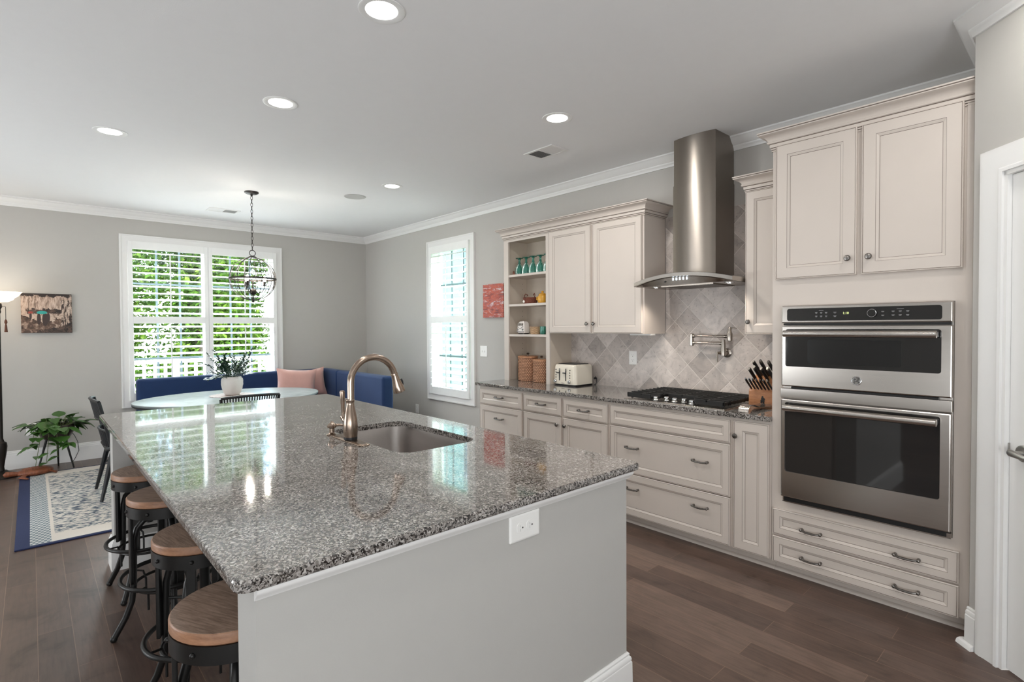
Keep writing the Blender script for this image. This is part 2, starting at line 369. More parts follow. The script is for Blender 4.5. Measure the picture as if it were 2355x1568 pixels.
def m_red_art():
    t = NT('red_abstract_painting'); v = t.coord('Object', scale=(1, 1, 4.5)); n1 = t.noise(v, 4.2, 7, .68, 1.4); n2 = t.noise(v, 7, 6, .62, 1.6)
    col = t.ramp(n1.outputs['Fac'], [(.3, lin((92, 58, 64))), (.41, lin((150, 66, 58))), (.5, lin((196, 92, 68))), (.56, lin((150, 72, 72))), (.66, lin((200, 160, 164)))])
    wh = t.ramp(n2.outputs['Fac'], [(.55, (0, 0, 0)), (.62, (1, 1, 1))])
    col = t.mix(wh, col, lin((206, 188, 190)))
    t.bsdf(col, .5, 0, bump=n2.outputs['Fac'], bump_s=.2, bump_d=.003); return t.m
MAT['red_art'] = m_red_art()
def m_tree():
    t = NT('sunlit_foliage'); v = t.world(); n1 = t.noise(v, 1.6, 3); n2 = t.noise(v, 14, 2)
    f = t.math('ADD', t.math('MULTIPLY', n1.outputs['Fac'], .6), t.math('MULTIPLY', n2.outputs['Fac'], .4))
    col = t.ramp(f, [(.32, lin((40, 66, 28))), (.5, lin((74, 108, 40))), (.66, lin((124, 150, 62)))])
    b = t.n('ShaderNodeBsdfDiffuse'); t.l(col, b.inputs[0]); tl = t.n('ShaderNodeBsdfTranslucent'); t.l(col, tl.inputs[0])
    mx = t.n('ShaderNodeMixShader'); mx.inputs[0].default_value = .4; t.l(b.outputs[0], mx.inputs[1]); t.l(tl.outputs[0], mx.inputs[2])
    t.l(mx.outputs[0], t.out.inputs['Surface']); return t.m
MAT['tree'] = m_tree()
MAT['bark'] = simple('tree_bark', (92, 78, 64), .9, bump=.6, bscale=20, var=.3)
def m_siding():
    t = NT('lap_siding'); v = t.world(); sp = t.n('ShaderNodeSeparateXYZ'); t.l(v, sp.inputs[0])
    f = t.math('FRACT', t.math('MULTIPLY', sp.outputs[2], 6.0)); nz = t.noise(v, 3, 2)
    col = t.ramp(nz.outputs['Fac'], [(.3, lin((112, 150, 146))), (.7, lin((130, 166, 162)))])
    t.bsdf(col, .6, 0, bump=f, bump_s=.5, bump_d=.01); return t.m
MAT['siding'] = m_siding()

# ------------------------------------------------------------------ geometry helpers
def wloc(o):
    v = Vector((0, 0, 0))
    while o is not None:
        v += o.location; o = o.parent
    return v
class MB:
    """collects shapes in one bmesh; build() links them as ONE mesh object"""
    def __init__(s): s.b = bmesh.new()
    def _faces(s, vs, fs, mi=0):
        vv = [s.b.verts.new(v) for v in vs]
        for f in fs:
            try: s.b.faces.new([vv[i] for i in f]).material_index = mi
            except ValueError: pass
        return vv
    def box(s, x0, x1, y0, y1, z0, z1, mi=0, bev=0, seg=2):
        vs = [(x, y, z) for z in (z0, z1) for y in (y0, y1) for x in (x0, x1)]
        vv = s._faces(vs, [(0, 2, 3, 1), (4, 5, 7, 6), (0, 1, 5, 4), (2, 6, 7, 3), (0, 4, 6, 2), (1, 3, 7, 5)], mi)
        if bev:
            es = list({e for v in vv for e in v.link_edges})
            bmesh.ops.bevel(s.b, geom=es, offset=bev, segments=seg, profile=.5, affect='EDGES')
        return s
    def rings(s, loops, mi=None, cap0=True, cap1=True, closed=True):
        """skin consecutive vertex loops of equal length"""
        L = [[s.b.verts.new(p) for p in lp] for lp in loops]; n = len(loops[0])
        for k in range(len(L)-1):
            for i in range(n if closed else n-1):
                j = (i+1) % n
                try:
                    f = s.b.faces.new((L[k][i], L[k][j], L[k+1][j], L[k+1][i]))
                    if mi: f.material_index = mi[k] if isinstance(mi, (list, tuple)) else mi
                except ValueError: pass
        m0 = mi[0] if isinstance(mi, (list, tuple)) else (mi or 0); m1 = mi[-1] if isinstance(mi, (list, tuple)) else (mi or 0)
        if cap0 and n > 2: s.b.faces.new(L[0][::-1]).material_index = m0
        if cap1 and n > 2: s.b.faces.new(L[-1]).material_index = m1
        return s
    def lathe(s, prof, c=(0, 0, 0), seg=24, axis='z', mi=0, cap0=True, cap1=True, wave=None):
        loops = []
        for r, z in prof:
            lp = []
            for i in range(seg):
                a = 2*pi*i/seg; rr = r*(1+(wave(a, z) if wave else 0))
                p = (rr*cos(a), rr*sin(a), z)
                if axis == 'x': p = (p[2], p[0], p[1])
                elif axis == 'y': p = (p[1], p[2], p[0])
                elif axis == '-y': p = (p[0], -p[2], p[1])
                lp.append((p[0]+c[0], p[1]+c[1], p[2]+c[2]))
            loops.append(lp)
        return s.rings(loops, mi=mi, cap0=cap0, cap1=cap1)
    def cyl(s, p0, p1, r0, r1=None, seg=16, mi=0): return s.tube([p0, p1], [r0, r0 if r1 is None else r1], seg, mi=mi)
    def tube(s, pts, r, seg=10, closed=False, mi=0, flat=None):
        """round tube along a polyline; r may be a list; flat=(a,b) gives an elliptic/rect section in frame axes"""
        P = [Vector(p) for p in pts]; n = len(P); R = r if isinstance(r, (list, tuple)) else [r]*n
        T = []
        for i in range(n):
            a = P[(i-1) % n] if (closed or i > 0) else P[i]; b = P[(i+1) % n] if (closed or i < n-1) else P[i]
            d = b-a; T.append(d.normalized() if d.length > 1e-9 else Vector((0, 0, 1)))
        u = T[0].orthogonal().normalized()
        if abs(T[0].z) < .9: u = T[0].cross(Vector((0, 0, 1))).normalized()
        loops = []
        for i in range(n):
            u = (u-T[i]*u.dot(T[i])).normalized(); w = T[i].cross(u)
            fa, fb = flat if flat else (1, 1)
            loops.append([tuple(P[i]+(u*cos(2*pi*k/seg)*fa+w*sin(2*pi*k/seg)*fb)*R[i]) for k in range(seg)])
        if closed: loops.append(loops[0]); return s._loopclosed(loops[:-1], mi)
        return s.rings(loops, mi=mi)
    def _loopclosed(s, loops, mi=0):
        L = [[s.b.verts.new(p) for p in lp] for lp in loops]; n = len(L[0]); m = len(L)
        for k in range(m):
            for i in range(n):
                j = (i+1) % n
                s.b.faces.new((L[k][i], L[k][j], L[(k+1) % m][j], L[(k+1) % m][i])).material_index = mi
        return s
    def sphere(s, c, r, seg=16, rings=10, mi=0, sc=(1, 1, 1)):
        mt = Matrix.Translation(c) @ Matrix.Diagonal((sc[0], sc[1], sc[2], 1))
        g = bmesh.ops.create_uvsphere(s.b, u_segments=seg, v_segments=rings, radius=r, matrix=mt)
        for f in {f for v in g['verts'] for f in v.link_faces}: f.material_index = mi
        return s
    def prism(s, poly, a0, a1, axis='z', mi=0):
        def P(p, a): return (p[0], p[1], a) if axis == 'z' else ((p[0], a, p[1]) if axis == 'y' else (a, p[0], p[1]))
        return s.rings([[P(p, a0) for p in poly], [P(p, a1) for p in poly]], mi=mi)
    def sweep(s, path, prof, mi=0, ends=True):
        """sweep a section (out, z) along a plan polyline (left side = out), mitred"""
        P = [Vector((p[0], p[1])) for p in path]; loops = []
        for i, p in enumerate(P):
            ns = []
            if i > 0: d = (p-P[i-1]).normalized(); ns.append(Vector((-d.y, d.x)))
            if i < len(P)-1: d = (P[i+1]-p).normalized(); ns.append(Vector((-d.y, d.x)))
            nn = (ns[0]+ns[-1]).normalized(); nn = nn/max(.2, nn.dot(ns[0]))
            loops.append([(p.x+nn.x*o, p.y+nn.y*o, z) for o, z in prof])
        return s.rings(loops, mi=mi, cap0=ends, cap1=ends)
    def add(s, other, mat=None):
        me = bpy.data.meshes.new('t'); other.b.to_mesh(me); n0 = len(s.b.verts); s.b.from_mesh(me); bpy.data.meshes.remove(me)
        if mat is not None:
            s.b.verts.ensure_lookup_table(); bmesh.ops.transform(s.b, matrix=mat, verts=s.b.verts[n0:])
        return s
    def xf(s, mat): bmesh.ops.transform(s.b, matrix=mat, verts=s.b.verts); return s
    def build(s, name, mats, parent=None, world=True, smooth=40, label=None, wn=True):
        bmesh.ops.recalc_face_normals(s.b, faces=s.b.faces)
        if parent is not None and world: bmesh.ops.translate(s.b, verts=s.b.verts, vec=-wloc(parent))
        me = bpy.data.meshes.new(name); s.b.to_mesh(me); s.b.free()
        for m in (mats if isinstance(mats, (list, tuple)) else [mats]): me.materials.append(MAT[m] if isinstance(m, str) else m)
        if smooth:
            me.shade_smooth(); me.set_sharp_from_angle(angle=radians(smooth))
        o = bpy.data.objects.new(name, me); C.objects.link(o)
        if parent is not None: o.parent = parent
        if smooth and wn: o.modifiers.new('weighted_normals', 'WEIGHTED_NORMAL').keep_sharp = True
        if label: o['label'] = label
        return o
def tag(o, label, cat, group=None, kind=None):
    o['label'] = label; o['category'] = cat
    if group: o['group'] = group
    if kind: o['kind'] = kind
    return o
def thing(name, label, cat, loc=(0, 0, 0), rz=0, group=None):
    o = bpy.data.objects.new(name, None); C.objects.link(o); o.empty_display_size = .1
    o.location = loc; o.rotation_euler = (0, 0, rz)
    return tag(o, label, cat, group)
def single(mb, name, mats, label, cat, loc=None, group=None, smooth=40):
    """a thing that is one mesh, its origin moved to loc"""
    o = mb.build(name, mats, None, smooth=smooth)
    if loc is not None:
        o.data.transform(Matrix.Translation(-Vector(loc))); o.location = loc
    return tag(o, label, cat, group)
def struct(mb, name, mats, parent=None, smooth=30):
    o = mb.build(name, mats, parent, smooth=smooth)
    if parent is None: o['kind'] = 'structure'
    return o
def dup(root, loc, rz=0, label=None, group=None):
    def cp(o, par):
        c = o.copy(); C.objects.link(c); c.parent = par
        for ch in list(o.children): cp(ch, c)
        return c
    r = cp(root, None); r.location = loc; r.rotation_euler = (0, 0, rz)
    if label: r['label'] = label
    if group: r['group'] = group
    return r
def rrect(x0, x1, y0, y1, r, n=6, ins=0):
    x0 += ins; x1 -= ins; y0 += ins; y1 -= ins; r = max(r-ins, .0005); p = []
    for cx, cy, a in ((x1-r, y1-r, 0), (x0+r, y1-r, pi/2), (x0+r, y0+r, pi), (x1-r, y0+r, 1.5*pi)):
        for i in range(n+1): t = a+pi/2*i/n; p.append((cx+r*cos(t), cy+r*sin(t)))
    return p
def arc(c, r, a0, a1, n, plane='xz', off=0):
    o = []
    for i in range(n+1):
        a = a0+(a1-a0)*i/n; u, v = c[0]+r*cos(a), c[1]+r*sin(a)
        o.append({'xz': (u, off, v), 'yz': (off, u, v), 'xy': (u, v, off)}[plane])
    return o
def text_mesh(name, s, size, mat, parent, mtx, depth=.0006):
    cu = bpy.data.curves.new(name, 'FONT'); cu.body = s; cu.size = size; cu.align_x = 'CENTER'; cu.align_y = 'CENTER'; cu.extrude = depth; cu.resolution_u = 3
    o = bpy.data.objects.new('tmp_text', cu); C.objects.link(o)
    me = bpy.data.meshes.new_from_object(o); bpy.data.objects.remove(o); bpy.data.curves.remove(cu)
    me.transform(mtx)
    if parent is not None: me.transform(Matrix.Translation(-wloc(parent)))
    me.materials.clear(); me.materials.append(MAT[mat])
    q = bpy.data.objects.new(name, me); C.objects.link(q); q.parent = parent; return q
FACE_Y = Matrix.Rotation(pi/2, 4, 'X')          # lay flat lettering upright, facing -y

# ------------------------------------------------------------------ the room
CEIL = 2.805
XE, YL = 10.3, -7.5
DG = (7.147, -.70); S2 = sqrt(.5)
def dgp(s, out=0, ): return (DG[0]+S2*s-S2*out, DG[1]-S2*s-S2*out)      # point on the diagonal pantry wall
DL = 1.30
struct(MB().box(-.15, XE+.15, YL-.15, .15, -.12, 0), 'floor', 'floor')
struct(MB().box(-.15, XE+.15, YL-.15, .15, CEIL, CEIL+.12), 'ceiling', 'ceiling')
WA = (-2.973, -1.3265, .609, 2.458)            # window 1 opening: y0 y1 z0 z1
WB = (1.790, 2.622, .603, 2.458)               # window 2 opening: x0 x1 z0 z1
struct(MB().box(-.15, 0, YL, WA[0], 0, CEIL).box(-.15, 0, WA[1], .15, 0, CEIL).box(-.15, 0, WA[0], WA[1], 0, WA[2]).box(-.15, 0, WA[0], WA[1], WA[3], CEIL), 'wall_left', 'wall')
struct(MB().box(0, WB[0], 0, .15, 0, CEIL).box(WB[1], 7.3, 0, .15, 0, CEIL).box(WB[0], WB[1], 0, .15, 0, WB[2]).box(WB[0], WB[1], 0, .15, WB[3], CEIL), 'wall_right', 'wall')
# diagonal pantry wall with its door opening (s .155 - .92), and the return beside the tall cabinet
DS0, DS1, DZ = .158, .965, 2.078
def dgbox(mb, s0, s1, o0, o1, z0, z1, mi=0):
    P = [dgp(s0, o0), dgp(s1, o0), dgp(s1, o1), dgp(s0, o1)]
    return mb.prism(P, z0, z1, 'z', mi)
w = MB().prism([(DG[0], 0), (DG[0], DG[1]), dgp(DS0), dgp(DS0, -.11), (DG[0]+.11, DG[1]+.03), (DG[0]+.11, 0)], 0, CEIL)
dgbox(w, DS1, DL, -.11, 0, 0, CEIL); dgbox(w, DS0, DS1, -.11, 0, DZ, CEIL)
struct(w, 'wall_diagonal', 'wall', smooth=0)
ex, ey = dgp(DL)
struct(MB().box(ex-.02, XE, ey-.0, ey+.11, 0, CEIL), 'wall_end', 'wall')
struct(MB().box(XE, XE+.15, YL, ey+.2, 0, CEIL), 'wall_hall', 'wall')
struct(MB().box(-.15, XE+.15, YL-.15, YL, 0, CEIL), 'wall_living', 'wall')
# crown moulding
CR = [(0, CEIL), (.073, CEIL), (.073, CEIL-.010), (.066, CEIL-.014), (.058, CEIL-.026), (.046, CEIL-.040), (.032, CEIL-.052), (.024, CEIL-.058), (.024, CEIL-.066), (.018, CEIL-.072), (.012, CEIL-.082), (.010, CEIL-.092), (0, CEIL-.092)]
struct(MB().sweep([(XE, ey), dgp(DL), DG, (DG[0], 0), (0, 0), (0, YL), (XE, YL)], CR), 'trim_crown', 'trim', smooth=50)
# baseboards
BBP = [(0, 0), (.018, 0), (.018, .012), (.016, .150), (.013, .154), (.0145, .162), (.012, .172), (.0075, .176), (.0085, .184), (.004, .190), (0, .190)]
struct(MB().sweep([(0, 0), (0, YL)], BBP), 'baseboard_left', 'trim')
struct(MB().sweep([(3.53, 0), (0.02, 0)], BBP), 'baseboard_right', 'trim')
QR = [(0, 0), (.036, 0), (.034, .010), (.029, .018), (.018, .022), (0, .022)]
struct(MB().sweep([dgp(.05), dgp(-.004)], [(o, z*.93) for o, z in BBP]).sweep([dgp(.05), dgp(-.03)], QR), 'baseboard_diagonal', 'trim')
struct(MB().sweep([(XE, ey), dgp(DL-.01), dgp(DS1+.11)], BBP), 'baseboard_end', 'trim')

# door_1 : pantry door on the diagonal wall
d = bpy.data.objects.new('door_1', None); C.objects.link(d); d['kind'] = 'structure'; d.location = (*dgp(DS0), 0)
cas = MB()
CP = [(0, 0), (0, .014), (.012, .017), (.018, .012), (.060, .016), (.078, .021), (.098, .021), (.104, .018), (.104, 0)]   # inner -> outer, thickness
def dg_cas(prof):
    # casing round three sides of the opening as mitred strips
    loops = []
    for (sx, zz, ds, dz) in ((DS0, 0, -1, 0), (DS0, DZ, -1, 1), (DS1, DZ, 1, 1), (DS1, 0, 1, 0)):
        loops.append([(*dgp(sx+ds*a, t), zz+dz*a) for a, t in prof])
    cas.rings(loops)
dg_cas(CP)
for s0, s1, z0, z1 in ((DS0-.001, DS0+.016, 0, DZ), (DS1-.016, DS1+.001, 0, DZ), (DS0, DS1, DZ-.016, DZ+.001)): dgbox(cas, s0, s1, -.11, .004, z0, z1)
cas.build('door_frame', 'trim', d)
slab = MB(); dgbox(slab, DS0+.018, DS1-.018, -.05, -.016, .008, DZ-.018)
slab.build('door_slab', 'trim', d, smooth=0)
def on_dg(s, out, z): return Vector((*dgp(s, out), z))
hd = MB(); nrm = Vector((-S2, -S2, 0)); tg = Vector((S2, -S2, 0))
c0 = on_dg(DS0+.085, -.016, .925)
hd.tube([c0, c0+nrm*.008, c0+nrm*.012], [.033, .033, .026], 24); hd.tube([c0+nrm*.01, c0+nrm*.052], .011, 14)
hd.tube([c0+nrm*.05-tg*.012+Vector((0, 0, .003)), c0+nrm*.052+Vector((0, 0, .002)), c0+nrm*.053+tg*.045+Vector((0, 0, -.004)), c0+nrm*.052+tg*.085+Vector((0, 0, -.010)), c0+nrm*.050+tg*.115+Vector((0, 0, -.008))], [.011, .013, .010, .008, .007], 12, flat=(.8, 1.15))
dgbox(hd, DS0+.0175, DS0+.0205, -.040, -.010, .90, .955)
hd.build('door_handle', 'door_nickel', d, label='satin metal lever handle')

# ---- windows with casing, double-hung sashes, grilles
def window(name, axis, a0, a1, z0, z1, cas_o, nsash):
    """axis 'y': wall x=0 (outside -x); axis 'x': wall y=0 (outside +y)"""
    wd = bpy.data.objects.new(name, None); C.objects.link(wd); wd['kind'] = 'structure'
    def bx(mb, p0, p1, o0, o1, q0, q1):        # p along wall, o = distance towards the room
        if axis == 'y': mb.box(o0, o1, p0, p1, q0, q1)
        else: mb.box(p0, p1, -o1, -o0, q0, q1)
    c = MB(); A0, A1, Z0, Z1 = cas_o
    t = .02
    bx(c, A0, a0, 0, t, Z0, Z1); bx(c, a1, A1, 0, t, Z0, Z1); bx(c, a0, a1, 0, t, z1, Z1); bx(c, a0, a1, 0, t, Z0, z0)
    e = .016
    bx(c, A0, A0+e, t, t+.006, Z0, Z1); bx(c, A1-e, A1, t, t+.006, Z0, Z1); bx(c, A0+e, A1-e, t, t+.006, Z1-e, Z1); bx(c, A0+e, A1-e, t, t+.006, Z0, Z0+e)
    j = .012
    bx(c, a0, a0+j, -.15, 0, z0, z1); bx(c, a1-j, a1, -.15, 0, z0, z1); bx(c, a0, a1, -.15, 0, z1-j, z1); bx(c, a0, a1, -.15, 0, z0, z0+j)
    c.build('window_frame', 'trim', wd)
    wid = (a1-a0-2*j)/nsash
    for k in range(nsash):
        b0 = a0+j+wid*k; b1 = b0+wid; m = (z0+z1)/2-.0
        s_ = MB(); f = .045
        for (q0, q1, o) in ((m-.02, z1-j, -.10), (z0+j, m+.02, -.07)):
            bx(s_, b0, b0+f, o-.03, o, q0, q1); bx(s_, b1-f, b1, o-.03, o, q0, q1); bx(s_, b0+f, b1-f, o-.03, o, q1-f, q1); bx(s_, b0+f, b1-f, o-.03, o, q0, q0+f)
        s_.build('window_sash', 'vinyl', wd)
        g = MB(); mu = MB()
        for (q0, q1, o) in ((m-.02, z1-j, -.10), (z0+j, m+.02, -.07)):
            bx(g, b0+f, b1-f, o-.018, o-.014, q0+f, q1-f)
            for i in (1, 2):
                p = b0+f+(b1-b0-2*f)*i/3; bx(mu, p-.011, p+.011, o-.013, o-.006, q0+f, q1-f)
            zc = (q0+q1)/2; bx(mu, b0+f, b1-f, o-.013, o-.007, zc-.011, zc+.011)
        g.build('window_pane', 'pane', wd); mu.build('window_grille', 'muntin', wd)
    return wd
window('window_1', 'y', WA[0], WA[1], WA[2], WA[3], (-3.048, -1.2513, .534, 2.533), 2)
window('window_2', 'x', WB[0], WB[1], WB[2], WB[3], (1.7145, 2.6974, .528, 2.533), 1)
# plantation shutters standing in the casings
def shutter(axis, a0, a1, z0, z1, mid, tilt, label, rodf=.5):
    p0 = (.03, (a0+a1)/2, z0) if axis == 'y' else ((a0+a1)/2, -.03, z0)
    sh = thing('plantation_shutter', label, 'shutter', p0, group='white plantation shutters')
    def bx(mb, p, q, o0, o1, r0, r1, **k):
        if axis == 'y': mb.box(o0, o1, p, q, r0, r1, **k)
        else: mb.box(p, q, -o1, -o0, r0, r1, **k)
    f = MB(); st = .046
    bx(f, a0+.001, a0+st, .012, .042, z0, z1, bev=.003); bx(f, a1-st, a1-.001, .012, .042, z0, z1, bev=.003)
    bx(f, a0+st, a1-st, .013, .041, z1-.088, z1); bx(f, a0+st, a1-st, .013, .041, mid-.04, mid+.04); bx(f, a0+st, a1-st, .013, .041, z0, z0+.091)
    f.build('shutter_frame', 'louver', sh)
    for (q0, q1) in ((mid+.04, z1-.088), (z0+.091, mid-.04)):
        n = round((q1-q0)/.0787); sp = (q1-q0)/n
        for k in range(n):
            zc = q0+sp*(k+.5); lv = MB(); pr = []
            for i in range(12):
                a = 2*pi*i/12; x, z = .042*cos(a), .0055*sin(a)
                pr.append((x*cos(tilt)-z*sin(tilt)+.027, x*sin(tilt)+z*cos(tilt)+zc))
            if axis == 'y': lv.prism(pr, a0+st+.001, a1-st-.001, 'y')
            else: lv.rings([[(a, -o, z) for o, z in pr] for a in (a0+st+.001, a1-st-.001)])
            lv.build('louver', 'louver', sh)
        r = MB(); pm_ = a0+(a1-a0)*rodf; ro = .027+.042*cos(tilt)+.004
        bx(r, pm_-.006, pm_+.006, ro, ro+.009, q0+sp*.3, q1-sp*.45); r.build('tilt_rod', 'louver', sh)
    return sh
shutter('y', WA[0], -2.15, WA[2], WA[3], 1.548, radians(-13), 'left shutter panel of the wide window, beside the canvas street painting')
shutter('y', -2.15, WA[1], WA[2], WA[3], 1.548, radians(-13), 'right shutter panel of the wide window, behind the hanging globe lamp')
shutter('x', WB[0]+.008, WB[1]-.008, WB[2], WB[3], 1.540, radians(-20), 'single tall shutter panel in the narrow window near the red painting')

# ------------------------------------------------------------------ outside
rnd = random.Random(4)
struct(MB().box(-60, 60, -40, 60, -1.3, -1.2), 'ground_outside', 'lawn')
struct(MB().box(-3.6, -.15, -6, 1.2, -.16, -.06), 'deck_outside', 'deck')
def tree(x, y, h, r, label, n=20000, name='leafy_tree'):
    t = thing(name, label, 'tree', (x, y, -1.2), group='trees outside the wide window')
    tr = MB().tube([(x, y, -1.2), (x+.1, y, h*.4), (x-.1, y+.1, h*.8)], [.16, .12, .05], 10); tr.build('trunk', 'bark', t)
    f = MB(); rd = random.Random(int(x*7+y*13))
    lob = [(rd.uniform(-.55, .55)*r, rd.uniform(-.6, .6)*r, rd.uniform(-.9, h*.92), rd.uniform(.4, .75)*r) for _ in range(64)]
    for i in range(n):
        lx, ly, lz, lr = rd.choice(lob); v = Vector((rd.gauss(0, 1), rd.gauss(0, 1), rd.gauss(0, 1))).normalized()*lr*rd.uniform(.75, 1.02)
        c = Vector((x+lx, y+ly, lz))+v; s_ = rd.uniform(.05, .105)
        q = Euler((rd.uniform(-1, 1), rd.uniform(-1, 1), rd.uniform(0, 6.3))).to_matrix()
        f._faces([c+q@Vector(p) for p in ((-s_, 0, 0), (0, -s_*.5, .02), (s_, 0, 0), (0, s_*.5, .02))], [(0, 1, 2, 3)])
    f.build('foliage', 'tree', t, smooth=0)
for x, y, h, r, lb in ((-7.0, -3.95, 4.8, 1.2, 'bright green leafy tree in the front row beyond the left edge of the wide window'), (-7.1, -.75, 5.0, 1.25, 'leafy tree in the front row seen through the middle of the wide window'), (-7.0, 2.4, 4.8, 1.15, 'leafy tree in the front row beyond the right edge of the wide window'),
    (-11.4, -5.6, 6.4, 1.2, 'tall tree in the back row farthest left beyond the wide window'), (-11.4, -2.3, 7.0, 1.25, 'tall tree in the back row showing in the gap left of the middle front tree'), (-11.4, .9, 6.6, 1.25, 'tall tree in the back row showing in the gap beside the globe lamp'), (-11.6, 4.1, 6.6, 1.2, 'tall tree in the back row farthest right beyond the wide window')):
    tree(x, y, h, r, lb)
rl = thing('deck_railing', 'white deck railing outside the wide window', 'railing', (-3.4, -2, -.06))
m = MB().box(-3.46, -3.37, -6, 1.2, .84, .90).box(-3.44, -3.39, -6, 1.2, .05, .10); m.build('rail', 'trim', rl)
for i in range(46):
    y = -5.95+i*.155
    big = i % 13 == 0
    MB().box(-3.44-.03*big, -3.39+.03*big, y-.022-.03*big, y+.022+.03*big, -.06 if big else .10, .95 if big else .84).build('baluster', 'trim', rl)
NY = 4.7
nb = thing('neighbour_house', 'pale aqua house next door seen through the narrow window', 'house', (0, NY, -1.2))
MB().box(-9.4, 12, NY, NY+.3, -1.2, 7.5).build('wall', 'siding', nb)
for x in (-7.6, -3.2, .8):
    for z in (-.1, 2.9):
        f = MB().box(x-.55, x+.55, NY-.04, NY+.01, z, z+1.5); f2 = f.build('window', 'trim', nb); MB().box(x-.46, x+.46, NY-.055, NY-.03, z+.09, z+1.41).build('pane', 'muntin', f2)

# ------------------------------------------------------------------ kitchen cabinets on the right wall
FY = -.61                                   # face-frame plane of base and tall cabinets
def front(x0, x1, z0, z1, yb, fw=.058, t=.02, slab=False):
    """raised-frame cabinet front with brown glaze in its grooves, front face at yb - t"""
    m = MB()
    R = [(0, 0, 0), (0, t-.003, 0), (.003, t, 0), (.0055, t, 0), (.0072, t-.0018, 1), (.0085, t, 0)]
    R += [(fw, t, 0), (fw+.0012, t-.0015, 1), (fw+.004, t-.0025, 0), (fw+.014, t-.0075, 0), (fw+.0158, t-.0090, 1), (fw+.0175, t-.0085, 0)]
    loops = [[(x0+i, yb-o, z0+i), (x1-i, yb-o, z0+i), (x1-i, yb-o, z1-i), (x0+i, yb-o, z1-i)] for i, o, _ in R]
    m.rings(loops, mi=[max(R[k][2], R[k+1][2]) if (R[k][2] and R[k+1][2]) or R[k+1][2] else 0 for k in range(len(R)-1)]+[0])
    # caps take material 0
    m.b.faces.ensure_lookup_table(); m.b.faces[-1].material_index = 0; m.b.faces[-2].material_index = 0
    return m
def pull(x, z, y, w=.102):
    m = MB(); h = w/2; pts = []; rr = []
    for i in range(17):
        u = -1+i/8; pts.append((x+u*h, y-.026+.012*u*u*u*u, z-.004*(1-u*u))); rr.append(.0052+.0014*abs(sin(u*9)))
    m.tube(pts, rr, 8)
    for sgn in (-1, 1):
        m.tube([(x+sgn*h*.93, y+.001, z), (x+sgn*h*.93, y-.020, z)], [.0085, .0062], 10); m.sphere((x+sgn*h*.96, y-.020, z+.001), .0092, 10, 6)
    return m
def knob(x, z, y):
    return MB().lathe([(.006, 0), (.005, .012), (.010, .014), (.0150, .019), (.0155, .024), (.012, .029), (.004, .031)], (x, y, z), 16, '-y').lathe([(.0158, .0205), (.0162, .0215), (.0158, .0225)], (x, y, z), 16, '-y')
def cabinet_body(x0, x1, ztop, fronts, z0=.075, yb=-.02, fy=FY):
    """box with a face frame whose openings lie behind the fronts"""
    m = MB(); m.box(x0, x1, fy, yb, z0, ztop); return m
def place_fronts(root, fr, fy=FY):
    for f in fr:
        kind, x0, x1, z0, z1, hw = f[:6]
        q = front(x0, x1, z0, z1, fy, fw=f[6] if len(f) > 6 else .05).build(kind, ['cab', 'glaze'], root, smooth=25)
        for hx, hz in hw:
            (pull(hx, hz, fy-.019) if kind == 'drawer' else knob(hx, hz, fy-.019)).build('pull' if kind == 'drawer' else 'knob', 'pewter', q)
def base(name, label, x0, x1, fr, group='cream base cabinets under the granite worktop'):
    t = thing(name, label, 'cabinet', ((x0+x1)/2, -.3, 0), group=group)
    cabinet_body(x0, x1, .884, fr).build('cabinet_body', 'cab', t, smooth=0)
    MB().box(x0, x1, -.545, -.03, 0, .0748).build('toe_kick', 'cab', t, smooth=0)
    MB().prism([(-.547, 0), (-.564, 0), (-.562, .008), (-.556, .015), (-.547, .018)], x0, x1, 'x').build('shoe_moulding', 'cab', t)
    place_fronts(t, fr)
    return t
base('base_cabinet', 'cream drawer base cabinet at the window end of the worktop', 3.53, 4.143, [('drawer', 3.545, 4.132, .717, .861, [(3.838, .795)], .04), ('drawer', 3.545, 4.132, .394, .706, [(3.838, .60)], .045), ('drawer', 3.545, 4.132, .080, .384, [(3.838, .29)], .045)])
base('base_cabinet', 'cream base cabinet with two small drawers over a pair of doors, below the toaster', 4.1435, 5.078, [('drawer', 4.154, 4.598, .717, .861, [(4.376, .792)], .04), ('drawer', 4.620, 5.066, .717, .861, [(4.843, .790)], .04),
    ('door', 4.154, 4.598, .080, .706, [(4.567, .645)]), ('door', 4.620, 5.066, .080, .706, [(4.650, .645)])])
base('base_cabinet', 'wide cream drawer cabinet under the gas cooktop', 5.0785, 6.017, [('drawer', 5.090, 6.006, .722, .864, [], .04), ('drawer', 5.090, 6.006, .386, .712, [(5.292, .575), (5.815, .575)], .045), ('drawer', 5.090, 6.006, .081, .381, [(5.292, .280), (5.815, .280)], .045)])
base('base_cabinet', 'slim cream one-door base cabinet beside the oven tower', 6.0175, 6.249, [('door', 6.028, 6.240, .079, .865, [(6.046, .775)], .056)])

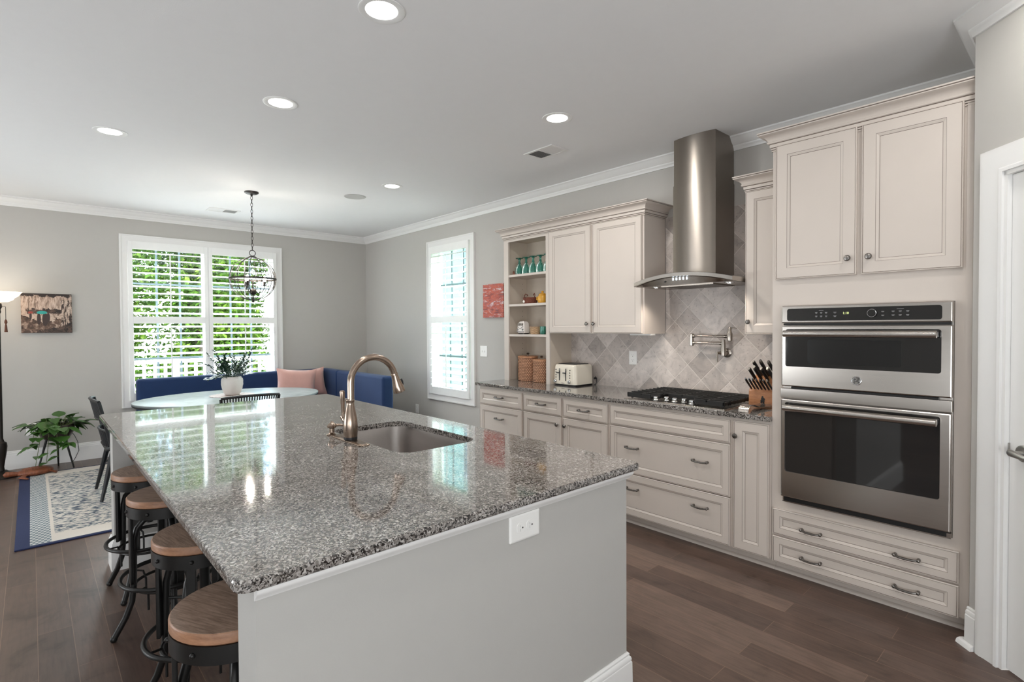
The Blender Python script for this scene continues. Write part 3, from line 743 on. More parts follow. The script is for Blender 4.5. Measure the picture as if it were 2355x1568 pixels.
# worktop along the wall
def slab_top(poly_fn, z0, z1, hole_fn=None, e=.004):
    m = MB(); th = z1-z0
    lay = [(e, z1), (e*.3, z1-e*.3), (0, z1-e), (0, z0+e), (e*.3, z0+e*.3), (e, z0)]
    out = [[(x, y, z) for x, y in poly_fn(i)] for i, z in lay]
    m.rings(out, cap0=False, cap1=False)
    if hole_fn: m.rings([[(x, y, z) for x, y in hole_fn(z)] for z in (z1, z0)], cap0=False, cap1=False)
    m.b.edges.ensure_lookup_table()
    for zz in (z1, z0):
        es = [e_ for e_ in m.b.edges if len(e_.link_faces) == 1 and all(abs(v.co.z-zz) < 1e-6 for v in e_.verts)]
        bmesh.ops.triangle_fill(m.b, edges=es, use_beauty=True)
    return m
single(slab_top(lambda i: [(3.487+i, -.641+i), (6.2495, -.641+i), (6.2495, -.001), (3.487+i, -.001)], .885, .915), 'granite_worktop', 'granite', 'speckled dark granite worktop running along the right wall under the toaster', 'worktop', (4.87, -.32, .9), smooth=0)
# splash tiles : structure of the wall
struct(MB().box(4.149, 6.249, -.008, .0, .9155, 1.3845).box(5.178, 5.958, -.008, 0, 1.3845, 2.315), 'wall_tile_splash', 'tile', smooth=0)

# oven tower
tt = thing('tall_oven_cabinet', 'tall cream cabinet tower that houses the double oven', 'cabinet', (6.7, -.3, 0))
TX0, TX1 = 6.2505, 7.143
m = MB().box(TX0, 6.318, FY, -.02, .075, 2.495).box(7.074, TX1, FY, -.02, .075, 2.495).box(6.318, 7.074, FY, -.02, .075, .4405).box(6.318, 7.074, FY, -.02, 1.5565, 2.495).box(6.318, 7.074, -.08, -.02, .4405, 1.5565)
m.build('cabinet_body', 'cab', tt, smooth=0)
MB().box(7.112, 7.136, FY-.006, FY, .075, 2.48).build('scribe_strip', 'cab', tt, smooth=0)
MB().box(TX0, TX1, -.545, -.03, 0, .0748).build('toe_kick', 'cab', tt, smooth=0)
MB().prism([(-.547, 0), (-.564, 0), (-.562, .008), (-.556, .015), (-.547, .018)], TX0, TX1, 'x').build('shoe_moulding', 'cab', tt)
place_fronts(tt, [('door', 6.272, 6.676, 1.708, 2.474, [(6.640, 1.795)], .062), ('door', 6.698, 7.102, 1.708, 2.474, [(6.735, 1.795)], .062),
    ('drawer', 6.262, 7.100, .237, .386, [(6.470, .302), (6.902, .302)], .04), ('drawer', 6.262, 7.100, .074, .226, [(6.470, .143), (6.902, .143)], .04)])
def cab_crown(x0, x1, zb, fy, ret_l=True, ret_r=False, k=1.0, yback=-.001):
    P = [(0, zb-.014), (.006, zb-.014), (.006, zb-.008), (.003, zb-.007), (.003, zb-.004), (.009, zb-.003), (.009, zb+.003), (.006, zb+.004), (.006, zb+.007), (.013, zb+.008), (.014, zb+.022), (.013, zb+.026)]
    P += [(.018, zb+.028), (.024, zb+.031), (.026, zb+.036), (.024, zb+.040), (.021, zb+.041), (.024, zb+.050), (.032, zb+.060), (.044, zb+.068), (.056, zb+.072), (.063, zb+.076), (.064, zb+.080), (.060, zb+.081), (.060, zb+.084), (.066, zb+.085), (.066, zb+.092), (0, zb+.092)]
    GL = ((zb-.008, zb-.004), (zb+.003, zb+.007), (zb+.026, zb+.028), (zb+.040, zb+.041), (zb+.080, zb+.084))
    path = []
    if ret_r: path.append((x1, yback))
    path += [(x1, fy), (x0, fy)]
    if ret_l: path.append((x0, yback))
    m = MB()
    path = path[::-1]                                     # left side of travel = room side
    pts = path
    Pn = [(-o, z) for o, z in P]
    m.sweep(pts, Pn)
    g = []
    for f in m.b.faces:
        zs = [v.co.z for v in f.verts]
        if any(min(zs) > g0-.0004 and max(zs) < g1+.0004 for g0, g1 in GL): f.material_index = 1
    return m
cab_crown(TX0, TX1, 2.462, FY-.002).build('crown', ['cab', 'glaze'], tt, smooth=28)

# upper cabinets
UY = -.305
def upper(label, x0, x1, z0, z1, fr, cr, loc, group='cream wall cabinets'):
    t = thing('wall_cabinet', label, 'cabinet', loc, group=group)
    MB().box(x0, x1, UY, -.009, z0, z1).build('cabinet_body', 'cab', t, smooth=0)
    place_fronts(t, fr, UY)
    if cr: cr().build('crown', ['cab', 'glaze'], t, smooth=30)
    return t
u1 = upper('cream two-door wall cabinet above the toaster, left of the hood', 4.1665, 5.175, 1.385, 2.32, [('door', 4.174, 4.657, 1.390, 2.302, [(4.628, 1.468)]), ('door', 4.681, 5.160, 1.390, 2.302, [(4.700, 1.468)])],
    lambda: cab_crown(3.541, 5.176, 2.312, UY-.001, True, True), (4.67, -.15, 1.385))
upper('narrow cream one-door wall cabinet between the hood and the oven tower', 5.960, 6.2495, 1.385, 2.335, [('door', 5.962, 6.246, 1.390, 2.322, [(5.988, 1.470)], .056)],
    lambda: cab_crown(5.960, 6.2495, 2.330, UY-.001, True, False), (6.1, -.15, 1.385))
# under-cabinet lights
for x, lb in ((4.98, 'small white light bar under the two-door wall cabinet'),):
    single(MB().box(x, x+.20, -.22, -.16, 1.372, 1.3845, bev=.003), 'under_cabinet_light', 'plate', lb, 'light', (x+.1, -.19, 1.378))
# open shelves standing on the worktop
os_ = thing('open_shelf_cabinet', 'open cream shelf unit standing on the worktop, left of the two-door wall cabinet', 'shelf', (3.853, -.15, .9155))
X0, X1 = 3.541, 4.166
m = MB().box(X0, X0+.018, UY+.018, -.001, .9155, 2.32).box(X1-.018, X1, UY+.018, -.001, .9155, 2.32).box(X0+.018, X1-.018, -.012, -.001, .9155, 2.32).box(X0+.018, X1-.018, UY+.018, -.012, 2.30, 2.32)
m.build('shelf_case', 'cab_in', os_, smooth=0)
MB().box(X0, 3.606, UY, UY+.018, .9155, 2.32).box(4.120, X1, UY, UY+.018, .9155, 2.32).box(3.606, 4.120, UY, UY+.018, 2.277, 2.32).build('face_frame', 'cab', os_, smooth=0)
for z in (1.955, 1.667, 1.373): MB().box(X0+.019, X1-.019, UY+.004, -.0125, z-.022, z).build('shelf', 'cab', os_, smooth=0)
pins = MB()
for k in range(22):
    z = 1.0+k*.055
    for y in (-.25, -.07): pins.cyl((X0+.0178, y, z), (X0+.0190, y, z), .003, seg=8)
pins.build('pin_holes', 'slot', os_)

# ------------------------------------------------------------------ double oven
ov = thing('double_wall_oven', 'stainless double wall oven built into the cabinet tower', 'oven', (6.696, -.6, .445))
OX0, OX1 = 6.319, 7.073
OY = -.660
def plate_xz(x0, x1, z0, z1, y0, y1, r=.0, bev=.0):
    m = MB()
    if r: m.rings([[(x, y, z) for x, z in rrect(x0, x1, z0, z1, r)] for y in (y1, y0)])
    else: m.box(x0, x1, y0, y1, z0, z1, bev=bev)
    return m
def frame_xz(x0, x1, z0, z1, hx0, hx1, hz0, hz1, y0, y1, r=.012, e=.006):
    """door skin with a rounded window hole; front face y0 (towards room)"""
    m = MB(); n = 6
    outer = lambda i: rrect(x0, x1, z0, z1, .004, n, i); inn = rrect(hx0, hx1, hz0, hz1, r, n)
    L = [[(x, y1, z) for x, z in outer(0)], [(x, y0+e, z) for x, z in outer(0)], [(x, y0+e*.3, z) for x, z in outer(e*.3)], [(x, y0, z) for x, z in outer(e)],
         [(x, y0, z) for x, z in inn], [(x, y0+.012, z) for x, z in inn]]
    return m.rings(L, cap0=False, cap1=False)
MB().box(OX0+.002, OX1-.002, OY+.034, -.10, .447, 1.552).build('oven_case', 'grey_metal', ov, smooth=0)
# thin trim behind the doors (visible as edge)
MB().box(OX0, OX1, -.628, -.6105, .4455, 1.5545).build('oven_trim', 'steel', ov, smooth=0)
cp = frame_xz(OX0, OX1, 1.458, 1.5545, OX0+.030, OX1-.038, 1.470, 1.538, OY, -.63).build('control_panel', 'steel', ov, smooth=18)
plate_xz(OX0+.028, OX1-.036, 1.468, 1.540, OY+.006, -.64, .01).build('touch_panel', 'blackglass', cp)
MB().tube([(6.755, OY+.006, 1.506), (6.755, OY-.006, 1.506), (6.755, OY-.007, 1.506)], [.0195, .0185, .017], 28).tube([(6.755+.0195*cos(2*pi*i/28), OY-.0045, 1.506+.0195*sin(2*pi*i/28)) for i in range(28)], .0016, 6, closed=True, mi=1).build('dial', ['blackglass', 'chrome'], cp)
text_mesh('clock_display', '1:10', .017, 'digits', cp, Matrix.Translation((6.637, OY+.0055, 1.508)) @ FACE_Y)
mk = MB()
for gx in (6.497, 6.521, 6.545, 6.587):
    for gz in (1.513, 1.494):
        w_ = .011 if gx < 6.55 else .014
        mk.box(gx-w_/2, gx+w_/2, OY+.0052, OY+.0062, gz, gz+.0022).box(gx-w_*.35, gx+w_*.35, OY+.0052, OY+.0062, gz-.004, gz-.0022)
mk.box(6.510, 6.532, OY+.0052, OY+.0062, 1.524, 1.5255)
for gx in (6.800, 6.843, 6.872, 6.902):
    for gz in (1.513, 1.494):
        mk.box(gx-.006, gx+.006, OY+.0052, OY+.0062, gz, gz+.0022).box(gx-.0045, gx+.0045, OY+.0052, OY+.0062, gz-.004, gz-.0022)
mk.box(6.858, 6.886, OY+.0052, OY+.0062, 1.524, 1.5255)
mk.build('button_legends', 'grey_metal', cp, smooth=0)
MB().box(OX0+.006, OX1-.006, -.645, -.63, 1.445, 1.457).build('vent_gap', 'gasket', ov, smooth=0)
def handle(z, x0, x1, root):
    m = MB(); hx = [(x0, OY+.006, z), (x0, OY-.030, z)]
    for xx in (x0+.012, x1-.012): m.box(xx-.010, xx+.010, OY-.034, OY+.004, z-.014, z+.014, mi=1, bev=.003)
    m.tube([(x0-.002, OY-.040, z), (x0+.001, OY-.040, z), (x1-.001, OY-.040, z), (x1+.002, OY-.040, z)], [.012, .0155, .0155, .012], 20, flat=(1.0, 1.18))
    return m.build('door_handle', ['steel', 'chrome'], root)
mw = frame_xz(OX0, OX1, 1.104, 1.443, OX0+.022, OX1-.040, 1.216, 1.424, OY, -.632).build('microwave_door', 'steel', ov, smooth=18)
plate_xz(OX0+.020, OX1-.038, 1.214, 1.426, OY+.006, -.634, .01).build('door_window', 'blackglass', mw)
plate_xz(OX0+.135, OX1-.195, 1.236, 1.368, OY+.0052, OY+.0061, .012).build('window_mesh', simple('dark_mesh', (34, 34, 34), .12, var=.2, nscale=400), mw)
handle(1.400, OX0+.026, OX1-.052, mw)
bd = MB().lathe([(.0235, 0), (.0235, .002), (.021, .0035), (.0195, .0028), (.0015, .0028)], (6.690, OY, 1.158), 32, '-y').build('logo_badge', 'chrome', mw)
lg = MB()
for k in range(4):
    a = k*pi/2+pi/4; cx, cz = 6.690+.0155*cos(a), 1.158+.0155*sin(a)
    lg.tube([(cx+.0042*cos(q*.7+a), OY-.0031, cz+.0042*sin(q*.7+a)) for q in range(8)], .0009, 5)
lg.build('logo_scrolls', 'slot', bd)
text_mesh('logo_monogram', 'GE', .019, 'slot', bd, Matrix.Translation((6.690, OY-.0030, 1.158)) @ FACE_Y @ Matrix.Shear('XZ', 4, (0, 0)))
MB().box(OX0+.05, OX1-.05, -.650, -.632, 1.092, 1.102).build('hinge_gap', 'gasket', ov, smooth=0)
MB().box(OX0-.004, OX1, OY+.002, -.615, 1.036, 1.091, bev=.003).build('divider_strip', 'steel', ov)
od = frame_xz(OX0-.002, OX1-.002, .476, 1.031, OX0+.020, OX1-.042, .622, 1.014, OY, -.632).build('oven_door', 'steel', ov, smooth=18)
plate_xz(OX0+.018, OX1-.040, .620, 1.016, OY+.006, -.634, .01).build('door_window', 'blackglass', od)
handle(.987, OX0+.024, OX1-.050, od)
MB().box(OX0+.012, OX1-.012, -.645, -.622, .452, .474).build('vent_gap', 'gasket', ov, smooth=0)
MB().box(OX0+.006, OX1-.0, OY+.010, -.640, .4455, .4515).box(OX1-.016, OX1, OY+.010, -.640, .4515, .470).build('bottom_rail', 'steel', ov, smooth=0)

# ------------------------------------------------------------------ range hood
hd = thing('range_hood', 'stainless chimney range hood on the tiled wall above the cooktop', 'hood', (5.57, -.2, 1.735))
HX0, HX1 = 5.205, 5.952
def chim(x0, x1, yf, bow, z0, z1):
    n = 14; P = [(x1, -.0095), (x0, -.0095)]
    for i in range(n+1):
        u = -1+2*i/n; P.append((x0+(x1-x0)*i/n, yf-bow*(1-u*u)))
    return MB().prism(P, z0, z1)
chim(5.412, 5.740, -.288, .022, 1.79, 2.470).build('lower_chimney', 'steel_v', hd, smooth=30)
chim(5.416, 5.736, -.284, .022, 2.470, CEIL-.001).build('upper_chimney', 'steel_v', hd, smooth=30)
n = 20; arcz = lambda u: 1.757+.050*(1-u*u)
lo, hi = [], []
cn = MB(); L = []
for i in range(n+1):
    u = -1+2*i/n; x = HX0+(HX1-HX0)*i/n; yf = -.485-.028*(1-u*u); z = arcz(u); th = .022
    L.append([(x, yf, z+.006), (x, yf+.006, z+.009), (x, -.010, z+.009), (x, -.010, z-th), (x, yf+.006, z-th), (x, yf, z-th+.004)])
cn.rings(L)
cn.build('canopy', 'steel', hd, smooth=35)
b = MB(); L = []
for i in range(n+1):
    u = -1+2*i/n; x = HX0+.006+(HX1-HX0-.012)*i/n; yf = -.468-.028*(1-u*u); z = arcz(u)-.0225
    L.append([(x, yf, z), (x, -.010, z), (x, -.010, 1.7335), (x, yf+.012, 1.7335)])
b.rings(L); b.build('control_fascia', 'nickel', hd, smooth=35)
bt = MB()
for k in range(5):
    x = 5.535+.026*k
    for z in (1.766, 1.776): bt.cyl((x, -.4925, z), (x, -.4985, z), .0042, seg=8)
bt.build('control_buttons', 'blue_led', hd)
MB().cyl((5.47, -.484, 1.757), (5.47, -.4935, 1.757), .006, seg=10).build('sensor', 'slot', hd)
f = MB().box(5.38, 5.78, -.40, -.08, 1.729, 1.7334)
for k in range(34): f.box(5.39+k*.0115, 5.395+k*.0115, -.39, -.09, 1.7265, 1.729)
f.build('grease_filter', 'nickel', hd, smooth=0)
for x in (5.315, 5.872):
    MB().lathe([(.033, 1.7334), (.033, 1.7305), (.027, 1.7295)], (x, -.36, 0), 20).lathe([(.027, 1.7300), (.002, 1.7292)], (x, -.36, 0), 20, mi=1).build('hood_light', ['chrome', 'hood_led'], hd)
    lamp('hood_spot', 'SPOT', (x, -.36, 1.722), 6.0, (1, .90, .78), aim=(x, -.33, 0), spot_size=radians(120), spot_blend=.9, shadow_soft_size=.025)

# ------------------------------------------------------------------ cooktop
ck = thing('gas_cooktop', 'stainless five-burner gas cooktop with black grates set in the worktop', 'cooktop', (5.58, -.35, .9155))
CX0, CX1, CY0, CY1 = 5.203, 5.962, -.612, -.092
m = MB(); m.rings([[(x, y, z) for x, y in rrect(CX0, CX1, CY0, CY1, .012, 4, i)] for i, z in ((0, .9155), (0, .921), (.004, .9235), (.016, .9235), (.022, .921))]); m.build('cooktop_tray', 'steel', ck)
for bx_, by_, r in ((5.34, -.22, .042), (5.34, -.46, .036), (5.582, -.28, .055), (5.825, -.22, .042), (5.825, -.46, .036)):
    MB().lathe([(r*1.3, .9212), (r*1.3, .926), (r, .930), (r, .940), (r*.96, .943), (.002, .943)], (bx_, by_, 0), 24).build('burner', 'cast', ck)
def grate(x0, x1, yf, yb, nb, mirror=None):
    m = MB(); zt, h, w_ = .966, .013, .010
    m.box(x0, x1, yb-w_, yb, zt-.026, zt, bev=.002); m.box(x0+(.045 if mirror == 'l' else 0), x1-(.045 if mirror == 'r' else 0), yf, yf+w_, zt-.034, zt, bev=.002)
    for x, cut in ((x0, mirror == 'l'), (x1-w_, mirror == 'r')):
        yy = yf+(.06 if cut else 0)
        m.box(x, x+w_, yy, yb, zt-.026, zt-.006)
        if cut:
            p, q = ((x0+.045, yf+w_/2), (x0+w_/2, yf+.06)) if mirror == 'l' else ((x1-.045, yf+w_/2), (x1-w_/2, yf+.06))
            m.tube([(p[0], p[1], zt-.017), (q[0], q[1], zt-.017)], .0095, 4, flat=(.6, 1.8))
    for k in range(nb):
        y = yf+.035+(yb-yf-.07)*k/(nb-1)
        if (mirror and k == 0): y = max(y, yf+.06)
        m.box(x0-.002, x1+.002, y-.0045, y+.0045, zt-h, zt)
        for x in (x0, x1-.012): m.box(x, x+.012, y-.006, y+.006, zt-.030, zt-h)
    xm = (x0+x1)/2; m.box(xm-.005, xm+.005, yf, yb, zt-h, zt-.001)
    for x in (x0+.02, x1-.03):
        for y in (yf+.02, yb-.03): m.box(x, x+.012, y, y+.012, .9236, zt-.02)
    return m
grate(5.217, 5.457, -.585, -.105, 9, 'r').build('grate', 'cast', ck, smooth=0)
grate(5.462, 5.704, -.455, -.105, 7).build('grate', 'cast', ck, smooth=0)
grate(5.709, 5.949, -.585, -.105, 9, 'l').build('grate', 'cast', ck, smooth=0)
for kx, ky in ((5.437, -.558), (5.506, -.528), (5.580, -.548), (5.640, -.528), (5.714, -.560)):
    MB().lathe([(.021, .9236), (.021, .929), (.0175, .933), (.019, .944), (.0165, .951), (.009, .954), (.001, .954)], (kx, ky, 0), 20).build('knob', 'chrome', ck)

# ------------------------------------------------------------------ pot filler
pf = thing('pot_filler_tap', 'folding pot filler tap fixed to the tiles above the cooktop', 'tap', (5.687, -.0085, 1.25))
MB().lathe([(.034, 0), (.034, .006), (.026, .011), (.018, .013), (.015, .055)], (5.690, -.0085, 1.245), 24, '-y').tube([(5.690, -.07, 1.228), (5.690, -.07, 1.262), (5.690, -.07, 1.345)], [.019, .019, .0135], 16).build('wall_mount', 'nickel', pf)
MB().tube([(5.678, -.075, 1.246), (5.660, -.100, 1.246)], [.012, .010], 12).tube([(5.660, -.100, 1.250), (5.660, -.104, 1.215), (5.660, -.106, 1.182)], [.0055, .007, .0085], 10).build('lever', 'nickel', pf)
MB().tube([(5.690, -.072, 1.316), (5.448, -.082, 1.316)], .0082, 12).tube([(5.684, -.0722, 1.316), (5.664, -.073, 1.316)], .0115, 12).tube([(5.474, -.081, 1.316), (5.454, -.082, 1.316)], .0115, 12).build('arm', 'nickel', pf)
MB().box(5.434, 5.460, -.096, -.068, 1.291, 1.388, bev=.006).build('elbow', 'nickel', pf)
MB().tube([(5.448, -.082, 1.368), (5.742, -.092, 1.368)], .0082, 12).tube([(5.474, -.083, 1.368), (5.460, -.083, 1.368)], .0115, 12).tube([(5.722, -.0915, 1.368), (5.708, -.091, 1.368)], .0115, 12).build('arm', 'nickel', pf)
MB().lathe([(.012, 1.334), (.018, 1.338), (.019, 1.352), (.019, 1.388), (.014, 1.400), (.012, 1.412), (.013, 1.424), (.008, 1.434), (.001, 1.436)], (5.748, -.092, 0), 18).build('spout', 'nickel', pf)
MB().tube([(5.756, -.092, 1.428), (5.782, -.094, 1.427), (5.798, -.095, 1.426)], [.004, .0055, .0045], 10).build('lever', 'nickel', pf)

# ------------------------------------------------------------------ things on the worktop
ZT = .9155
def toaster():
    t = thing('toaster', 'cream four-slot toaster on the worktop beside the shelf unit', 'toaster', (4.315, -.15, ZT))
    x0, x1, y0, y1 = 4.180, 4.452, -.278, -.022
    MB().rings([[(x, y, z) for x, y in rrect(x0, x1, y0, y1, .03, 5, i)] for i, z in ((.010, ZT), (.006, ZT+.004), (.006, ZT+.013))]).build('base', 'black_plastic', t)
    L = []
    for i, z in ((.000, .0135), (.0, .05), (.002, .12), (.006, .165), (.013, .182), (.024, .189), (.032, .190)): L.append([(x, y, ZT+z) for x, y in rrect(x0, x1, y0, y1, .034, 6, i)])
    MB().rings(L).build('body', 'cream_enamel', t)
    MB().rings([[(x, y, ZT+z) for x, y in rrect(x0, x1, y0, y1, .034, 6, i)] for i, z in ((.036, .1895), (.036, .193), (.040, .1945), (.05, .1945))]).build('top_plate', 'black_plastic', t)
    yf = y0
    for xx, nm in ((4.262, 'a'), (4.337, 'b')):
        MB().box(xx-.0045, xx+.0045, yf-.0025, yf+.006, ZT+.044, ZT+.152).build('lever_slot', 'slot', t)
        MB().box(xx-.024, xx+.008, yf-.020, yf-.003, ZT+.110, ZT+.119, bev=.003).build('lever', 'black_plastic', t)
        MB().box(xx-.001, xx+.010, yf-.007, yf-.002, ZT+.132, ZT+.154).build('lever_guide', 'chrome', t)
    for xx in (4.219, 4.385):
        for k in range(4): MB().cyl((xx, yf-.0035, ZT+.072+.023*k), (xx, yf+.004, ZT+.072+.023*k), .0052, seg=12).build('button', 'pewter', t)
        MB().lathe([(.016, 0), (.0165, .006), (.0145, .013), (.011, .0145), (.001, .0145)], (xx-.004, yf+.001, ZT+.038), 20, '-y').build('dial', 'chrome', t)
    MB().box(4.286, 4.322, yf-.0016, yf+.003, ZT+.022, ZT+.0255).build('nameplate', 'slot', t)
    return t
toaster()
single(MB().tube([(4.462, -.03, ZT+.06), (4.475, -.028, ZT+.075), (4.484, -.026, ZT+.06), (4.486, -.03, ZT+.03), (4.480, -.035, ZT+.006), (4.470, -.04, ZT+.005)], .004, 8).box(4.462, 4.478, -.040, -.016, ZT+.052, ZT+.07, bev=.004), 'power_cord', 'black_plastic', 'black power cord bunched behind the cream toaster', 'cord', (4.47, -.03, ZT))
def canister(x, y, r, h, label):
    t = thing('woven_canister', label, 'canister', (x, y, ZT), group='tan woven canisters with wooden lids')
    sq = lambda a, z: .10*(abs(cos(a))**3-abs(sin(a))**3)*.6
    MB().lathe([(r*.96, 0), (r, .01), (r, h*.5), (r*.985, h*.93)], (0, 0, 0), 40, wave=sq).build('basket', 'weave_tan', t, world=False)
    MB().lathe([(r*1.0, h*.93), (r*1.03, h*.935), (r*1.03, h*.985), (r*.98, h), (.002, h)], (0, 0, 0), 40, wave=sq).build('lid', 'lid_wood', t, world=False)
    MB().lathe([(.006, h), (.005, h+.012), (.013, h+.018), (.015, h+.026), (.008, h+.032), (.001, h+.033)], (0, 0, 0), 16).build('knob', 'pewter', t, world=False)
canister(3.735, -.165, .098, .242, 'taller tan woven canister with wooden lid at the foot of the open shelves')
canister(3.945, -.185, .086, .218, 'shorter tan woven canister with wooden lid, partly behind the shelf post')
# knife block and its knives
kb = thing('knife_block', 'wooden knife block full of black-handled knives beside the oven tower', 'knife block', (6.10, -.19, ZT))
poly = [(-.265, ZT), (-.09, ZT), (-.045, ZT+.10), (-.135, ZT+.205), (-.225, ZT+.150), (-.262, ZT+.095)]
MB().rings([[(x, y, z) for y, z in poly] for x in (5.962, 6.125)]).build('block', 'block_wood', kb, smooth=0)
em = MB()
for i, (a, c, r) in enumerate(((6.052, .050, .010), (6.046, .036, .008), (6.058, .034, .008), (6.052, .062, .006), (6.060, .048, .007), (6.044, .024, .006), (6.059, .022, .006))): em.sphere((a, -.2655, ZT+c), r, 10, 6, sc=(1, .12, 1.2))
em.build('branded_emblem', 'slot', kb)
def knife(name, label, x, y, z, L, r, group, d=(-.05, -.74, .64), cap='pewter'):
    t = thing(name, label, 'knife', (x, y, z), group=group); D = Vector(d).normalized()
    p = Vector((0, 0, 0)); MB().tube([p-D*.004, p+D*L*.12, p+D*L*.5, p+D*L*.9], [r*.8, r, r*1.1, r*1.15], 10, flat=(.7, 1.25)).build('handle', 'black_plastic', t, world=False)
    MB().tube([p+D*L*.9, p+D*L], [r*1.17, r*.95], 10, flat=(.72, 1.27)).build('end_cap', cap, t, world=False)
for k in range(7):
    knife('steak_knife', 'black-handled steak knife in the lowest row of the knife block', 5.974+k*.0228, -.252, ZT+.112, .108, .0062, 'steak knives in the front row of the block', cap='chrome')
for x, y, z, L, lb in ((5.985, -.205, .166, .125, 'kitchen knife at the outer lower corner of the block, nearest the pot filler'), (6.020, -.200, .168, .14, 'kitchen knife second from the pot filler side, in the lower back row'), (6.062, -.200, .168, .13, 'kitchen knife third from the pot filler side, in the lower back row'),
        (6.104, -.200, .168, .135, 'kitchen knife nearest the oven tower, in the lower back row'), (6.000, -.155, .196, .15, 'tall kitchen knife at the back of the block on the pot filler side'), (6.048, -.155, .196, .16, 'tall kitchen knife in the middle of the back of the block'), (6.098, -.155, .196, .155, 'tall kitchen knife at the back of the block on the oven tower side')):
    knife('kitchen_knife', lb, x, y, ZT+z, L, .0105, 'large knives in the block')
# spoon rest
P = [(-.60, .002), (-.592, .022), (-.575, .034), (-.54, .040), (-.50, .037), (-.46, .026), (-.42, .016), (-.38, .008), (-.32, .004), (-.295, .006), (-.276, .014)]
Wd = [.030, .031, .031, .029, .026, .024, .028, .042, .052, .048, .030]; L = []
for (y, z), w_ in zip(P, Wd):
    L.append([(6.075-w_, y, ZT+z+.006*(y > -.42)), (6.075, y, ZT+z), (6.075+w_, y, ZT+z+.006*(y > -.42)), (6.075+w_, y+.001, ZT+z+.0035+.006*(y > -.42)), (6.075, y+.001, ZT+z+.0025), (6.075-w_, y+.001, ZT+z+.0035+.006*(y > -.42))])
single(MB().rings(L), 'spoon_rest', 'steel', 'curved stainless spoon rest lying between cooktop and knife block', 'spoon rest', (6.075, -.42, ZT))

# ------------------------------------------------------------------ things on the open shelves
SH1, SH2, SH3 = 1.9555, 1.6675, 1.3735
g = thing('goblet', 'upturned teal glass goblet nearest the wall side of the top shelf', 'goblet', (3.672, -.215, SH1), group='teal goblets on the top shelf')
MB().lathe([(.040, 0), (.043, .012), (.0445, .034), (.042, .060), (.035, .082), (.024, .100), (.014, .112), (.011, .118), (.010, .121), (.022, .100), (.036, .064), (.0405, .035), (.038, .004)], (0, 0, 0), 28, cap0=False, cap1=False).build('bowl', 'teal_glass', g, world=False)
MB().lathe([(.0125, .119), (.0095, .132), (.0105, .148), (.016, .157)], (0, 0, 0), 20).build('stem', 'teal_glass', g, world=False)
MB().lathe([(.016, .1575), (.036, .162), (.039, .167), (.032, .1685), (.002, .1675)], (0, 0, 0), 24).build('foot', 'teal_glass', g, world=False)
for k, lb in ((1, 'second'), (2, 'third'), (3, 'fourth'), (4, 'fifth and half hidden,')):
    dup(g, (3.672+.099*k, -.215-.002*k, SH1), label='upturned teal goblet on the top shelf, %s from the left' % lb)
fg = MB().tube([(3.632, -.262, SH1+.001), (3.634, -.262, SH1+.02), (3.640, -.262, SH1+.034), (3.647, -.262, SH1+.02), (3.649, -.262, SH1+.001)], [.008, .007, .008, .007, .008], 10).sphere((3.640, -.265, SH1+.028), .010, 12, 8)
single(fg, 'clay_figurine', 'brown_clay', 'tiny brown clay figurine at the left end of the top shelf', 'figurine', (3.64, -.262, SH1))
bk = thing('wicker_basket', 'red-brown wicker basket with two handles on the second shelf', 'basket', (3.80, -.19, SH2))
ob = lambda a, z: .30*abs(cos(a))
MB().lathe([(.046, 0), (.050, .01), (.060, .058), (.062, .062), (.057, .060), (.048, .012), (.002, .010)], (0, 0, 0), 36, wave=ob, cap1=False).build('basket_body', 'weave_red', bk, world=False)
for sx in (-1, 1): MB().tube([(sx*.068, -.012, .056), (sx*.074, -.012, .082), (sx*.062, -.006, .100), (sx*.044, 0, .092), (sx*.040, 0, .078)], .0042, 8).build('handle', 'weave_red', bk, world=False)
MB().lathe([(.013, 0), (.013, .003), (.001, .0035)], (-.038, -.052, .024), 18, '-y').build('round_tag', 'white_ceramic', bk, world=False)
yj = thing('lidded_jar', 'mustard yellow lidded jar on the second shelf, partly behind the post', 'jar', (3.975, -.20, SH2))
MB().lathe([(.036, 0), (.043, .01), (.049, .035), (.046, .062), (.036, .078)], (0, 0, 0), 28).build('jar_body', 'yellow_ceramic', yj, world=False)
MB().lathe([(.040, .0785), (.040, .083), (.026, .094), (.010, .098), (.009, .103), (.014, .110), (.010, .117), (.001, .118)], (0, 0, 0), 24).build('lid', 'yellow_ceramic', yj, world=False)
MB().tube([(-.046, -.012, .062), (-.062, -.014, .058), (-.062, -.014, .038), (-.047, -.012, .028)], .006, 8).build('handle', 'yellow_ceramic', yj, world=False)
vn = thing('van_shaped_jar', 'white ceramic jar shaped like the front of an old van, on the third shelf', 'jar', (3.715, -.205, SH3))
L = []
for i, z in ((.008, .008), (.002, .014), (0, .03), (.001, .07), (.006, .10), (.016, .118), (.030, .127), (.042, .128)): L.append([(x, y, z) for x, y in rrect(-.052, .052, -.045, .045, .022, 5, i)])
MB().rings(L).build('jar_body', 'white_ceramic', vn, world=False)
for sx in (-1, 1):
    MB().rings([[(x, y, z) for x, z in rrect(min(sx*.004, sx*.036), max(sx*.004, sx*.036), .082, .106, .006, 4)] for y in (-.036, -.0475)]).build('windscreen', simple('grey_ceramic', (128, 120, 112), .3), vn, world=False)
    MB().cyl((sx*.034, -.043, .044), (sx*.034, -.0505, .044), .009, seg=14).build('headlamp', 'grey_metal', vn, world=False)
    MB().cyl((sx*.036, -.03, .0), (sx*.036, .03, .0), .008, seg=10).xf(Matrix.Translation((0, 0, .008))).build('wheel', 'slot', vn, world=False)
